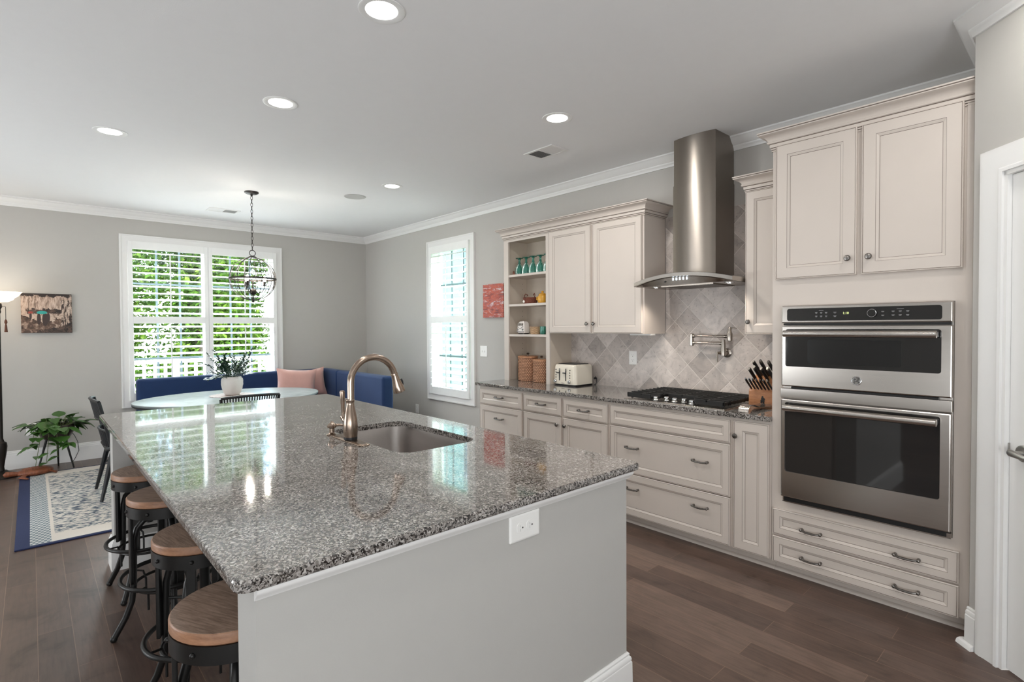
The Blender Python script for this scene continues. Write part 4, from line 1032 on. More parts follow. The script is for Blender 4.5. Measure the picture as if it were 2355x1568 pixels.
MB().tube([(-.044, -.0465, .078), (0, -.0475, .050), (.044, -.0465, .078)], .0022, 6).tube([(-.05, -.046, .022), (.05, -.046, .022)], .004, 8).build('trim_line', 'grey_metal', vn, world=False)
single(MB().lathe([(.048, SH3), (.052, SH3+.006), (.058, SH3+.070), (.061, SH3+.073), (.055, SH3+.070), (.047, SH3+.010), (.002, SH3+.009)], (3.880, -.20, 0), 32, cap1=False), 'wicker_bowl', 'weave_pale', 'pale wicker bowl beside the white van jar on the third shelf', 'bowl', (3.88, -.20, SH3))
single(MB().lathe([(.024, SH3), (.030, SH3+.008), (.032, SH3+.075), (.029, SH3+.074), (.026, SH3+.012), (.001, SH3+.010)], (4.005, -.225, 0), 24, cap1=False), 'glass_tumbler', 'teal_glass', 'teal glass tumbler half behind the post on the third shelf', 'glass', (4.005, -.225, SH3))

# ------------------------------------------------------------------ island
IX0, IX1, IY0, IY1 = 3.357, 6.333, -3.505, -2.050
il = thing('kitchen_island', 'large painted kitchen island carrying the granite slab with the sink', 'island', (4.85, -2.78, 0))
for x0 in (6.170, 3.450):
    MB().box(x0, x0+.135, -3.460, -2.115, 0, .8872).build('end_wall', 'island_paint', il, smooth=0)
MB().box(3.585, 6.170, -2.950, -2.930, 0, .8872).build('back_panel', 'island_paint', il, smooth=0)
MB().box(3.586, 6.169, -2.925, -2.150, .10, .62).box(3.586, 6.169, -2.190, -2.150, .62, .8872).box(3.586, 6.169, -2.925, -2.25, 0, .10).build('cabinet_body', 'cab', il, smooth=0)
MB().sweep([(6.17, -2.115), (6.305, -2.115), (6.305, -3.46), (6.17, -3.46), (6.17, -2.95), (3.585, -2.95), (3.585, -3.46), (3.45, -3.46), (3.45, -2.115), (3.585, -2.115)], [(o, z*.95) for o, z in BBP]).build('baseboard', 'trim', il)
CV = [(0, .858), (.004, .858), (.006, .862), (.012, .868), (.018, .874), (.022, .880), (.022, .8872), (0, .8872)]
MB().sweep([(6.305, -2.098), (6.305, -3.463)], CV).build('cove_moulding', 'trim', il)
for k in range(4):
    x0 = 3.62+k*.638
    MB().box(x0, x0+.60, -2.149, -2.13, .13, .86, bev=.003).build('door', 'cab', il)
SX0, SX1, SY0, SY1 = 4.850, 5.575, -2.668, -2.250
single(slab_top(lambda i: rrect(IX0, IX1, IY0, IY1, .035, 8, i), .888, .915, lambda z: rrect(SX0, SX1, SY0, SY1, .085, 8), e=.006), 'island_worktop', 'granite', 'polished speckled granite slab on the island, with an undermount sink', 'worktop', (4.85, -2.78, .9), smooth=0)
sk = thing('undermount_sink', 'stainless undermount sink basin in the island slab', 'sink', (5.21, -2.46, .70))
L = [[(x, y, z) for x, y in rrect(SX0, SX1, SY0, SY1, .085, 8, i)] for i, z in ((-.020, .8872), (-.005, .8872), (-.004, .885), (-.003, .73), (.010, .705), (.045, .694), (.20, .690))]
MB().rings(L, cap0=False).build('basin', 'sink', sk, wn=False)
MB().lathe([(.045, .6915), (.043, .694), (.032, .692), (.003, .6905)], (5.21, -2.44, 0), 24).build('drain', 'chrome', sk)
fx, fy = 5.17, -2.705
fc = thing('kitchen_tap', 'tall gooseneck pull-down kitchen tap behind the island sink', 'tap', (fx, fy, .9155))
MB().rings([[(x, y, z) for x, y in rrect(fx-.155, fx+.155, fy-.030, fy+.030, .028, 6, i)] for i, z in ((0, .9155), (.0, .919), (.004, .9225), (.012, .9235))]).build('deck_plate', 'faucet', fc)
MB().lathe([(.031, .9240), (.031, .935)], (fx, fy, 0), 28).build('base_ring', 'black_plastic', fc)
MB().lathe([(.031, .9352), (.0325, .955), (.0335, .985), (.031, 1.02), (.024, 1.055), (.0185, 1.085), (.0185, 1.098), (.0205, 1.101), (.0205, 1.108), (.0175, 1.111)], (fx, fy, 0), 28).build('tap_body', 'faucet', fc)
cy_, cz_, R_ = fy+.120, 1.186, .117
ar = [(fx, fy+.003, 1.105), (fx, fy+.003, 1.15)]+[(fx, cy_+R_*cos(a), cz_+R_*sin(a)) for a in [pi-(pi-radians(14))*i/22 for i in range(23)]]
MB().tube(ar, .0160, 18).build('gooseneck', 'faucet', fc)
e = Vector(ar[-1]); dd = (e-Vector(ar[-2])).normalized()
sh = MB().tube([e-dd*.004, e+dd*.002, e+dd*.004, e+dd*.030, e+dd*.062, e+dd*.082, e+dd*.094, e+dd*.096], [.0175, .0185, .0170, .0195, .0260, .0300, .0295, .024], 20).build('spray_head', 'faucet', fc)
sd = Vector((0, dd.z, -dd.y)).normalized(); sd = sd if sd.y > 0 else -sd
p = e+dd*.05+sd*.024; MB().tube([p-dd*.014, p, p+dd*.018], [.007, .009, .007], 10, flat=(1.2, .6)).build('spray_button', 'black_plastic', sh)
MB().tube([(fx-.012, fy, .985), (fx-.040, fy-.004, 1.010), (fx-.052, fy-.006, 1.022)], [.0165, .0185, .017], 18).tube([(fx-.047, fy-.006, 1.018), (fx-.054, fy-.008, 1.028)], [.0195, .0195], 18).build('lever_hub', 'faucet', fc)
MB().tube([(fx-.056, fy-.008, 1.026), (fx-.058, fy-.010, 1.055), (fx-.056, fy-.012, 1.10), (fx-.055, fy-.014, 1.142), (fx-.055, fy-.014, 1.148)], [.009, .0085, .0105, .0125, .009], 14).build('lever', 'faucet', fc)
sp = thing('soap_dispenser', 'small soap dispenser pump beside the gooseneck tap', 'soap dispenser', (4.978, -2.712, .9155))
MB().lathe([(.026, .9155), (.026, .919), (.020, .922), (.013, .928), (.0125, .948)], (4.978, -2.712, 0), 20).build('base', 'faucet', sp)
MB().lathe([(.012, .9485), (.022, .953), (.0235, .962), (.018, .971), (.010, .976), (.007, .982), (.001, .984)], (4.978, -2.712, 0), 20).tube([(4.978, -2.70, .961), (4.978, -2.672, .960), (4.978, -2.655, .955)], [.008, .0065, .006], 10).build('pump_head', 'faucet', sp)

# ------------------------------------------------------------------ outlets and switches
def outlet(label, loc, axis, w=.074, h=.116, kind='duplex', horizontal=False, name='wall_outlet'):
    """axis: outward normal of the wall"""
    rz = {'x': pi/2, '-y': 0, '45': -pi/4}[axis]
    t = thing(name, label, 'outlet' if kind == 'duplex' else 'switch', loc, rz)
    p = MB()
    if horizontal: w, h = h, w
    p.rings([[(x, y, z) for x, z in rrect(-w/2, w/2, -h/2, h/2, .004, 3, i)] for i, y in ((0, .0), (0, -.004), (.004, -.0065), (.008, -.0068))]).build('cover_plate', 'plate', t, world=False)
    if kind == 'duplex':
        for s_ in (-1, 1):
            cx, cz = (s_*.0205, 0) if horizontal else (0, s_*.0205)
            q = MB(); q.rings([[(cx+x, y, cz+z) for x, z in rrect(-.0165, .0165, -.0165, .0165, .012, 5, i)] for i, y in ((0, -.0060), (0, -.0082), (.001, -.0086))])
            q = q.build('receptacle', 'plate', t, world=False)
            sl = MB()
            for a, b, hh in ((-.006, .004, .008), (.006, .004, .0065)):
                if horizontal: sl.box(cx-b-.0007-.001+.002, cx-b+.0007, -.0090, -.0080, cz+a-hh/2, cz+a+hh/2)
                else: sl.box(cx+a-.0008, cx+a+.0008, -.0090, -.0080, cz+b-hh/2, cz+b+hh/2)
            if horizontal: sl.cyl((cx+.007, -.0080, cz), (cx+.007, -.0090, cz), .0027, seg=10)
            else: sl.cyl((cx, -.0080, cz-.008), (cx, -.0090, cz-.008), .0027, seg=10)
            sl.build('slots', 'slot', q, world=False, smooth=0)
    elif kind == 'switch':
        for s_ in (-1, 1): MB().box(s_*.023-.005, s_*.023+.005, -.013, -.006, -.011, .011, bev=.002).build('toggle', 'plate', t, world=False)
    return t
outlet('white double outlet plate set sideways under the island slab edge', (6.3052, -2.660, .815), 'x', .084, .130, horizontal=True)
outlet('white outlet plate on the tiles between toaster and cooktop', (4.865, -.0082, 1.177), '-y', .078, .118)
outlet('white two-switch plate between the narrow window and the open shelves', (2.843, -.0002, 1.168), '-y', .122, .124, kind='switch', name='light_switch')
outlet('white outlet plate on the left wall behind the trailing plant', (.0002, -3.80, .392), 'x', .125, .125)
outlet('white outlet plate low on the right wall near the end of the blue bench', (1.43, -.0002, .36), '-y', .074, .118)

# ------------------------------------------------------------------ bar stools
def make_stool(label):
    t = thing('bar_stool', label, 'stool', (0, 0, 0), group='industrial bar stools along the island')
    zs = .660
    MB().lathe([(.168, zs-.032), (.172, zs-.028), (.172, zs-.006), (.168, zs-.001)], (0, 0, 0), 48, mi=1, cap1=False).lathe([(.168, zs-.001), (.1665, zs), (.001, zs)], (0, 0, 0), 48, cap0=False).build('seat', ['seat_wood', 'seat_edge'], t, world=False)
    MB().lathe([(.150, zs-.0325), (.1725, zs-.0325), (.1725, zs-.082), (.150, zs-.082)], (0, 0, 0), 48, cap0=False, cap1=False).lathe([(.150, zs-.078), (.02, zs-.078)], (0, 0, 0), 48, cap0=False, cap1=False).build('seat_band', 'black_iron', t, world=False)
    bl = MB()
    for k in range(8):
        a = k*pi/4+.2; bl.sphere((.1735*cos(a), .1735*sin(a), zs-.056), .0075, 10, 6)
    bl.build('bolts', 'black_iron', t, world=False)
    MB().tube([(0, 0, zs-.0785), (0, 0, zs-.10), (0, 0, zs-.11), (0, 0, zs-.30)], [.055, .055, .018, .016], 18).build('centre_screw', 'black_iron', t, world=False)
    for k in range(4):
        a = k*pi/2+pi/4; c, s_ = cos(a), sin(a)
        pts = [(.030, zs-.105), (.070, zs-.106), (.105, zs-.120), (.130, zs-.150), (.142, zs-.195), (.146, .36), (.148, .24), (.155, .17), (.180, .10), (.222, .022), (.226, .014)]
        MB().tube([(r*c, r*s_, z) for r, z in pts], [.0135]*10+[.0125], 12).sphere((.226*c, .226*s_, .015), .0155, 12, 8).build('leg', 'black_iron', t, world=False)
        a2 = a+.16; c2, s2 = cos(a2), sin(a2)
        MB().box(-.016, .016, -.007, .007, .26, zs-.060, bev=.004).xf(Matrix.Rotation(a2+pi/2, 4, 'Z')).xf(Matrix.Translation((.158*c2, .158*s2, 0))).build('post', 'black_iron', t, world=False)
        b = a+pi/4; MB().tube([(.196*cos(b), .196*sin(b), .262), (.150*cos(b), .150*sin(b), .262), (.135*cos(b), .135*sin(b), .225), (.135*cos(b), .135*sin(b), .150)], .005, 8).build('strut', 'black_iron', t, world=False)
    MB().tube([(.200*cos(2*pi*i/48), .200*sin(2*pi*i/48), .272) for i in range(48)], .0095, 10, closed=True).build('foot_ring', 'black_iron', t, world=False)
    MB().tube([(.146*cos(2*pi*i/40), .146*sin(2*pi*i/40), .235) for i in range(40)], .007, 8, closed=True).build('lower_ring', 'black_iron', t, world=False)
    cr = MB()
    for k in range(2):
        a = k*pi/2+pi/4; cr.tube([(.146*cos(a), .146*sin(a), .40), (-.146*cos(a), -.146*sin(a), .40)], .006, 8)
    cr.build('cross_brace', 'black_iron', t, world=False)
    return t
s1 = make_stool('wood-topped black bar stool nearest the near end wall of the island')
s1.location = (5.862, -3.378, 0); s1.rotation_euler = (0, 0, .45)
dup(s1, (5.185, -3.322, 0), .15, 'wood-topped black bar stool, second from the near end of the island')
dup(s1, (4.508, -3.325, 0), .7, 'wood-topped black bar stool, third from the near end of the island')
dup(s1, (3.945, -3.330, 0), .1, 'wood-topped black bar stool nearest the rug, at the far end of the island')

# ------------------------------------------------------------------ dining corner
rg = MB().box(-1.19, 1.19, -1.52, 1.52, 0, .010, bev=.003).build('area_rug', m_rug(1.19, 1.52), None, smooth=0)
rg.location = (1.626, -2.393, .0005); tag(rg, 'navy-bordered cream patterned rug under the oval dining table', 'rug')
def bench_piece(name, label, L_, depth, hb, loc, rz, curve=.0):
    """local: back along x (0..L_), back face at y=0, sitting side +y"""
    t = thing(name, label, 'bench', loc, rz, group='blue velvet corner bench')
    def soft(x0, x1, y0, y1, z0, z1, r):
        return MB().box(x0, x1, y0, y1, z0, z1, bev=r, seg=5)
    soft(0, L_, 0, .145, .30, hb, .035).build('backrest', 'blue_velvet', t, world=False)
    soft(0, L_, .10, depth, .33, .47, .035).build('seat_cushion', 'blue_velvet', t, world=False)
    MB().box(.02, L_-.02, .02, depth-.03, .07, .34, bev=.008).build('seat_base', 'blue_velvet', t, world=False)
    for x in (.06, L_-.06):
        for y in (.06, depth-.08): MB().tube([(x, y, .075), (x, y, .0115)], [.022, .016], 12).build('foot', 'black_plastic', t, world=False)
    return t
bench_piece('upholstered_bench', 'long blue velvet bench standing under the wide window', 2.13, .60, .872, (.10, -.80, 0), -pi/2)
bench_piece('upholstered_bench', 'blue velvet bench section at a right angle, nearer the narrow window', 1.265, .60, .876, (1.97, -.655, 0), pi)
# corner seat joining them (rounded)
cs = thing('corner_bench', 'narrow dark blue corner back between the two straight bench sections', 'bench', (.10, -.655, 0), group='blue velvet corner bench')
MB().box(.10, .70, -.795, -.655, .30, .874, bev=.035, seg=5).build('backrest', 'blue_velvet', cs)
MB().box(.12, .69, -.78, -.67, .012, .31, bev=.006).build('seat_base', 'blue_velvet', cs)
def pillow(w, h, t, n=12):
    m = MB(); V = {}
    for s_ in (1, -1):
        for i in range(n+1):
            for j in range(n+1):
                u, v = -1+2*i/n, -1+2*j/n
                if s_ == -1 and (i in (0, n) or j in (0, n)): V[(s_, i, j)] = V[(1, i, j)]; continue
                pinch = 1-.10*(1-abs(u)**2)*abs(v)**3; pinch2 = 1-.10*(1-abs(v)**2)*abs(u)**3
                d = s_*t*((1-u**4)*(1-v**4))**.6
                V[(s_, i, j)] = m.b.verts.new((u*w/2*pinch2, d/2, v*h/2*pinch))
    for s_ in (1, -1):
        for i in range(n):
            for j in range(n):
                f = [V[(s_, i, j)], V[(s_, i+1, j)], V[(s_, i+1, j+1)], V[(s_, i, j+1)]]
                m.b.faces.new(f if s_ == 1 else f[::-1])
    return m
def cushion(label, loc, rot, w=.46, h=.36):
    o = pillow(w, h, .15).build('throw_pillow', 'pink', None, smooth=60); o.location = loc; o.rotation_euler = rot
    return tag(o, label, 'cushion', 'pink throw pillows on the blue bench')
cushion('front pink throw pillow, wider one leaning on the window bench', (.515, -1.255, .705), (radians(-8), radians(4), radians(78)), .50, .42)
cushion('rear pink throw pillow tucked into the bench corner behind the other pillow', (.350, -1.020, .690), (radians(-6), radians(-6), radians(84)), .44, .40)
tb = thing('dining_table', 'oval dining table with a pale stone top beside the blue bench', 'table', (1.47, -2.26, .0115))
ov_ = lambda i: [(1.47+(.66-i)*cos(2*pi*k/64), -2.26+(.865-i)*sin(2*pi*k/64)) for k in range(64)]
MB().rings([[(x, y, z) for x, y in ov_(i)] for i, z in ((.03, .716), (.004, .722), (0, .730), (0, .738), (.003, .7415), (.008, .742))]).build('table_top', ['tabletop', 'black_plastic'], tb)
MB().rings([[(x, y, z) for x, y in ov_(i)] for i, z in ((.012, .702), (.003, .712), (.003, .7215))]).build('table_rim', 'black_plastic', tb)
for y in (-2.62, -1.90): MB().tube([(1.47, y, .0115), (1.47, y, .05), (1.47, y, .12), (1.47, y, .62), (1.47, y, .702)], [.20, .18, .05, .045, .14], 20).build('pedestal', 'black_plastic', tb)
single(MB().lathe([(.215, .7425), (.215, .7455), (.001, .7465)], (1.42, -2.25, 0), 40), 'round_placemat', 'mat_weave', 'round woven placemat under the white planter on the dining table', 'placemat', (1.42, -2.25, .7425))
pl = thing('potted_plant', 'dark spiky-leaved plant in a white textured pot on the dining table', 'plant', (1.42, -2.25, .747))
def scal(a, z): return .055*abs(sin(a*5+(round(z/.021) % 2)*pi/2))
MB().lathe([(.058, 0), (.066, .006)]+[(.070+.030*sin(min(1, k/8)*pi*.66), .006+k*.0205) for k in range(1, 9)]+[(.084, .182), (.081, .192), (.077, .188), (.077, .160), (.002, .160)], (0, 0, 0), 60, wave=scal).build('pot', 'white_ceramic', pl, world=False)
MB().lathe([(.076, .161), (.001, .166)], (0, 0, 0), 24, cap0=False).build('soil', 'soil', pl, world=False)
fl = MB(); rd = random.Random(11)
def strap(m, p, d, L_, w_, up_, droop, segs=7):
    a = Vector(p); D = Vector(d).normalized(); side = D.cross(Vector((0, 0, 1)))
    side = side.normalized() if side.length > .05 else Vector((1, 0, 0)); prev = None
    for k in range(segs+1):
        f = k/segs; ww = w_*(1-.75*abs(f-.4))*(1 if f < .97 else .35)*(1-.35*(k % 2))
        nrm_ = side.cross(D).normalized()
        cur = [m.b.verts.new(a-side*ww), m.b.verts.new(a+nrm_*ww*.35), m.b.verts.new(a+side*ww)]
        if prev:
            m.b.faces.new((prev[0], prev[1], cur[1], cur[0])); m.b.faces.new((prev[1], prev[2], cur[2], cur[1]))
        prev = cur; a = a+D*L_/segs; D = (D+Vector((0, 0, -droop/segs))).normalized()
for i in range(58):
    a = rd.uniform(0, 2*pi); el = rd.uniform(.22, 1.35); r = rd.uniform(.01, .055); L_ = rd.uniform(.15, .36)*(1 if el < 1.1 else .8); dr = rd.uniform(.1, 1.0)
    p = Vector((r*cos(a), r*sin(a), .165)); D = Vector((cos(a)*cos(el), sin(a)*cos(el), sin(el))); n_ = int(L_/.030)
    for k in range(n_):
        q = p+D*.030; side = D.cross(Vector((0, 0, 1))).normalized(); u_ = side.cross(D)
        fl.tube([p, q], .0022, 4)
        if k > 1:
            for sg in (-1, 1):
                d_ = (D*.75+side*sg*rd.uniform(.35, .9)+u_*rd.uniform(-.2, .3)); strap(fl, q, d_, rd.uniform(.035, .060), rd.uniform(.008, .0135), 0, .3, 4)
        p = q; D = (D+Vector((rd.uniform(-.12, .12), rd.uniform(-.12, .12), -dr*.09))).normalized()
    strap(fl, p, D, .05, .010, 0, .2, 4)
fl.build('foliage', 'leaf_dark', pl, world=False, smooth=60)
def make_chair(label):
    """black slotted chair facing +x"""
    t = thing('dining_chair', label, 'chair', (0, 0, 0), group='black dining chairs')
    MB().box(-.22, .22, -.225, .225, .425, .448, bev=.010, seg=3).build('seat', 'black_plastic', t, world=False)
    b = MB(); N = 30; th = .012
    def bp(u, v):                                  # u -1..1 across, v 0..1 up
        return Vector((-.215-.085*v-.0*u*u+.040*u*u, u*(.205+.035*v), .448+.405*v-.012*u*u*v))
    def bar(u0, v0, u1, v1, w_, k=8):
        b.tube([bp(u0+(u1-u0)*i/k, v0+(v1-v0)*i/k) for i in range(k+1)], w_, 6)
    bar(-1, 1, 1, 1, .013, 16); bar(-1, .60, 1, .60, .010, 16); bar(-1, .36, 1, .36, .010, 16)
    for u in (-1, 1): bar(u, 0, u, 1, .014)
    for i in range(21):
        u = -.9+.09*i; bar(u, .60, u, 1, .0062, 3)
        if i % 2 == 0: bar(u, .0, u, .36, .0062, 3)
    b.build('backrest', 'black_plastic', t, world=False)
    for sx, sy in ((1, 1), (1, -1), (-1, 1), (-1, -1)):
        f = (sx*(.255 if sx < 0 else .235)-.0, sy*.245, .018); tp = (sx*.165, sy*.180, .430)
        MB().tube([tp, ((tp[0]+f[0])/2, (tp[1]+f[1])/2, .22), f], [.022, .019, .013], 8, flat=(1.1, .8)).build('leg', 'black_plastic', t, world=False)
        MB().tube([(sx*.195, sy*.21, .26), (sx*.02, sy*.02, .345)], .009, 8).build('brace', 'black_plastic', t, world=False)
    return t
c1 = make_chair('black slotted dining chair on the island side of the oval table')
c1.location = (2.755, -2.405, 0); c1.rotation_euler = (0, 0, pi)
c1.location = (2.235, -2.375, .0)
c2 = dup(c1, (1.775, -3.145, .0), pi/2, 'black slotted dining chair at the plant-stand end of the oval table')
for c_ in (c1, c2): c_.location.z = .0005
# pendant lamp
PX, PY = 1.83, -2.152
pd = thing('globe_pendant_lamp', 'open-cage globe pendant lamp hanging from the ceiling over the dining table', 'lamp', (PX, PY, CEIL))
MB().lathe([(.066, CEIL-.0005), (.066, CEIL-.010), (.050, CEIL-.020), (.012, CEIL-.026), (.008, CEIL-.045), (.001, CEIL-.046)], (PX, PY, 0), 28).build('canopy', 'bronze', pd)
ch = MB(); z = CEIL-.040; k = 0
while z > 2.235:
    pts = []
    for i in range(12):
        a = 2*pi*i/12; pts.append((PX+(.009*cos(a) if k % 2 else 0), PY+(0 if k % 2 else .009*cos(a)), z-.020+.020*sin(a)))
    ch.tube(pts, .0024, 5, closed=True); z -= .0335; k += 1
ch.build('chain', 'bronze', pd)
GZ, GR = 1.938, .214
MB().tube([(PX, PY+.028*cos(2*pi*i/24), 2.196+.028*sin(2*pi*i/24)) for i in range(24)], .0035, 8, closed=True).build('hanging_ring', 'bronze', pd)
MB().lathe([(.004, 2.172), (.030, 2.163), (.046, 2.150), (.046, 2.146), (.006, 2.146)], (PX, PY, 0), 24).lathe([(.004, GZ-GR-.022), (.012, GZ-GR-.014), (.010, GZ-GR-.004), (.034, GZ-GR+.002), (.034, GZ-GR+.006), (.004, GZ-GR+.008)], (PX, PY, 0), 20).build('finial', 'bronze', pd)
for k in range(12):
    a = 2*pi*k/12+.1
    pts = [(PX+GR*cos(t_)*cos(a), PY+GR*cos(t_)*sin(a), GZ+GR*sin(t_)) for t_ in [radians(-84+168*i/22) for i in range(23)]]
    MB().tube(pts, .0032, 6).build('cage_rib', 'bronze', pd)
for k in range(12):
    a = 2*pi*k/12+.36
    q = [(PX+(GR-.002)*cos(t_)*cos(a+.26*(abs(t_)/.6)), PY+(GR-.002)*cos(t_)*sin(a+.26*(abs(t_)/.6)), GZ+(GR-.002)*sin(t_)) for t_ in [radians(-34+68*i/12) for i in range(13)]]
    MB().tube(q, .0022, 5).build('cage_twist', 'bronze', pd)
MB().rings([[(PX+r*cos(2*pi*i/48), PY+r*sin(2*pi*i/48), z_) for i in range(48)] for r, z_ in ((GR-.001, GZ-.008), (GR+.005, GZ-.008), (GR+.005, GZ+.008), (GR-.001, GZ+.008))], cap0=False, cap1=False).build('equator_band', 'bronze', pd)
MB().sphere((PX, PY, GZ-.128), .033, 20, 12).tube([(PX, PY, GZ-GR), (PX, PY, GZ-.02)], .007, 10).build('centre_stem', 'bronze', pd)
for k in range(3):
    a = radians(-42)+k*2*pi/3; c, s_ = cos(a), sin(a)
    am = MB().tube([(PX+r*c, PY+r*s_, GZ+zz) for r, zz in ((.010, -.125), (.050, -.142), (.085, -.128), (.102, -.095), (.106, -.068))], .0045, 8)
    cx, cy = PX+.106*c, PY+.106*s_
    am.lathe([(.006, GZ-.072), (.026, GZ-.066), (.027, GZ-.062), (.012, GZ-.060), (.0115, GZ-.026), (.003, GZ-.024)], (cx, cy, 0), 16)
    am = am.build('candle_arm', 'bronze', pd)
    MB().lathe([(.006, GZ-.0235), (.013, GZ-.008), (.0145, GZ+.004), (.009, GZ+.026), (.002, GZ+.040)], (cx, cy, 0), 14).build('bulb', 'bulb', am)
    lamp('pendant_bulb_light', 'POINT', (cx, cy, GZ+.062), 3.2, (1, .92, .82), shadow_soft_size=.02)

# ------------------------------------------------------------------ left wall corner
single(MB().box(.0005, .030, -3.882, -3.474, 1.406, 1.822, bev=.002), 'street_painting', 'street_art', 'dark canvas painting of a rainy street with a teal umbrella, beside the wide window', 'picture', (.015, -3.678, 1.614), smooth=0)
single(MB().box(2.868, 3.215, -.030, -.0005, 1.549, 1.918, bev=.002), 'red_abstract_painting', 'red_art', 'red and orange abstract canvas between the narrow window and the open shelves', 'picture', (3.04, -.015, 1.733), smooth=0)
ps = thing('trailing_plant', 'trailing green plant in a round dark pot on three black legs', 'plant', (.31, -3.63, 0))
MB().lathe([(.010, .300), (.075, .306), (.118, .335), (.142, .385), (.148, .430), (.140, .462), (.134, .462), (.138, .430), (.130, .40), (.002, .40)], (.31, -3.63, 0), 36).build('pot', 'pot_dark', ps)
MB().lathe([(.133, .401), (.06, .43), (.001, .435)], (.31, -3.63, 0), 24, cap0=False).build('soil', 'soil', ps)
for k, a in enumerate((.9, 3.05, -1.2)):
    MB().tube([(.31+.085*cos(a), -3.63+.085*sin(a), .318), (.31+.165*cos(a), -3.63+.165*sin(a), .0105 if a == .9 else .002)], [.011, .007], 8).build('leg', 'black_iron', ps)
def leaf(m, p, d, L_, wd, up_=Vector((0, 0, 1))):
    D = Vector(d).normalized(); side = D.cross(up_); side = side.normalized() if side.length > .05 else Vector((1, 0, 0)); N_ = side.cross(D).normalized()
    pr = ((0, .10), (.12, .42), (.35, .50), (.65, .34), (.88, .12), (1, .0)); prev = None
    for f, w_ in pr:
        c = Vector(p)+D*L_*f-N_*L_*.22*f*f
        cur = [m.b.verts.new(c-side*wd*w_+N_*wd*.12*w_), m.b.verts.new(c-N_*wd*.05), m.b.verts.new(c+side*wd*w_+N_*wd*.12*w_)]
        if prev: m.b.faces.new((prev[0], prev[1], cur[1], cur[0])); m.b.faces.new((prev[1], prev[2], cur[2], cur[1]))
        prev = cur
lf, stm = MB(), MB(); rd = random.Random(3)
for i in range(58):
    a = rd.uniform(0, 2*pi); el = rd.uniform(.2, 1.4); r = rd.uniform(0, .10); L_ = rd.uniform(.07, .19)
    p0 = Vector((.31+r*cos(a), -3.63+r*sin(a), .42)); d_ = Vector((cos(a)*cos(el), sin(a)*cos(el), sin(el)*.75)); p1 = p0+d_*L_
    stm.tube([p0, p1], .0022, 5); leaf(lf, p1, (d_.x+rd.uniform(-.4, .4), d_.y+rd.uniform(-.4, .4), rd.uniform(-.5, .25)), rd.uniform(.10, .145), rd.uniform(.08, .12))
for ox, oy, zend in ((.10, -.10, .03), (.14, .0, .14), (.06, -.14, .22), (.15, .06, .26), (.12, -.05, .08)):
    pts = [Vector((.31+ox*.7, -3.63+oy*.7, .45)), Vector((.31+ox*1.2, -3.63+oy*1.2, .42)), Vector((.31+ox*1.35, -3.63+oy*1.35, .30)), Vector((.31+ox*1.5, -3.63+oy*1.7, zend+.03))]
    stm.tube(pts, .0026, 5)
    for j in range(7):
        f = j/6*2.98; k = int(f); q = pts[k].lerp(pts[k+1], f-k); b = rd.uniform(-1.4, 1.2)
        leaf(lf, q, (cos(b), sin(b)-.2, rd.uniform(-.5, .1)), rd.uniform(.07, .11), rd.uniform(.06, .09))
stm.build('stems', 'stem', ps); lf.build('foliage', 'leaf', ps, smooth=70)
single(MB().tube([(.02, -3.50, .33), (.06, -3.475, .29), (.07, -3.45, .22), (.05, -3.44, .12), (.06, -3.47, .05), (.10, -3.50, .006)], .003, 6), 'lamp_cord', 'black_plastic', 'thin dark cord looping down the wall behind the plant stand', 'cord', (.05, -3.47, .1))
fl_ = thing('floor_lamp', 'dark torchiere floor lamp with a lit glass bowl, left of the street painting', 'lamp', (.33, -4.045, 0))
FX, FYL = .33, -4.045
MB().lathe([(.135, 0), (.135, .012), (.118, .022), (.10, .034), (.062, .048), (.040, .066)], (FX, FYL, 0), 32).build('base', 'bronze', fl_)
MB().lathe([(.026, .0665), (.022, .10), (.030, .16), (.042, .24), (.048, .30), (.044, .335), (.026, .350), (.024, .362), (.019, .375), (.0185, 1.60), (.026, 1.615), (.022, 1.64), (.034, 1.665), (.030, 1.70), (.012, 1.712)], (FX, FYL, 0), 24).build('pole', 'bronze', fl_)
MB().lathe([(.030, 1.7125), (.075, 1.716), (.110, 1.735), (.120, 1.752)], (FX, FYL, 0), 40, cap1=False, wave=lambda a, z: .02*abs(sin(a*9))).build('glass_cup', 'shade', fl_)
MB().lathe([(.121, 1.7525), (.150, 1.772), (.168, 1.800), (.178, 1.812)], (FX, FYL, 0), 60, cap0=False, cap1=False, wave=lambda a, z: .045*sin(a*6)*max(0, (z-1.76)/.05)).build('lamp_shade', 'shade', fl_)
pc = MB().tube([(FX+.03, FYL+.02, 1.665), (FX+.05, FYL+.055, 1.672), (FX+.052, FYL+.058, 1.66), (FX+.052, FYL+.058, 1.545)], .0022, 6).build('pull_chain', 'bronze', fl_)
MB().lathe([(.003, 1.545), (.010, 1.530), (.012, 1.512), (.005, 1.496), (.008, 1.485), (.013, 1.420), (.001, 1.420)], (FX+.052, FYL+.058, 0), 14).build('tassel', 'tassel', pc)
lamp('torchiere_light', 'POINT', (FX, FYL, 1.83), 2, (1, .87, .70), shadow_soft_size=.08)
tu = thing('carved_turtle', 'carved reddish wooden turtle on the floor between floor lamp and rug', 'ornament', (.46, -3.80, 0))
TM = Matrix.Translation((.46, -3.80, .011)) @ Matrix.Rotation(radians(108), 4, 'Z')
def tpart(mb, name): return mb.xf(TM).build(name, 'turtle_wood', tu, smooth=60)
tpart(MB().sphere((0, 0, .030), .1, 28, 14, sc=(1.45, 1.05, .42)), 'shell')
sc_ = MB()
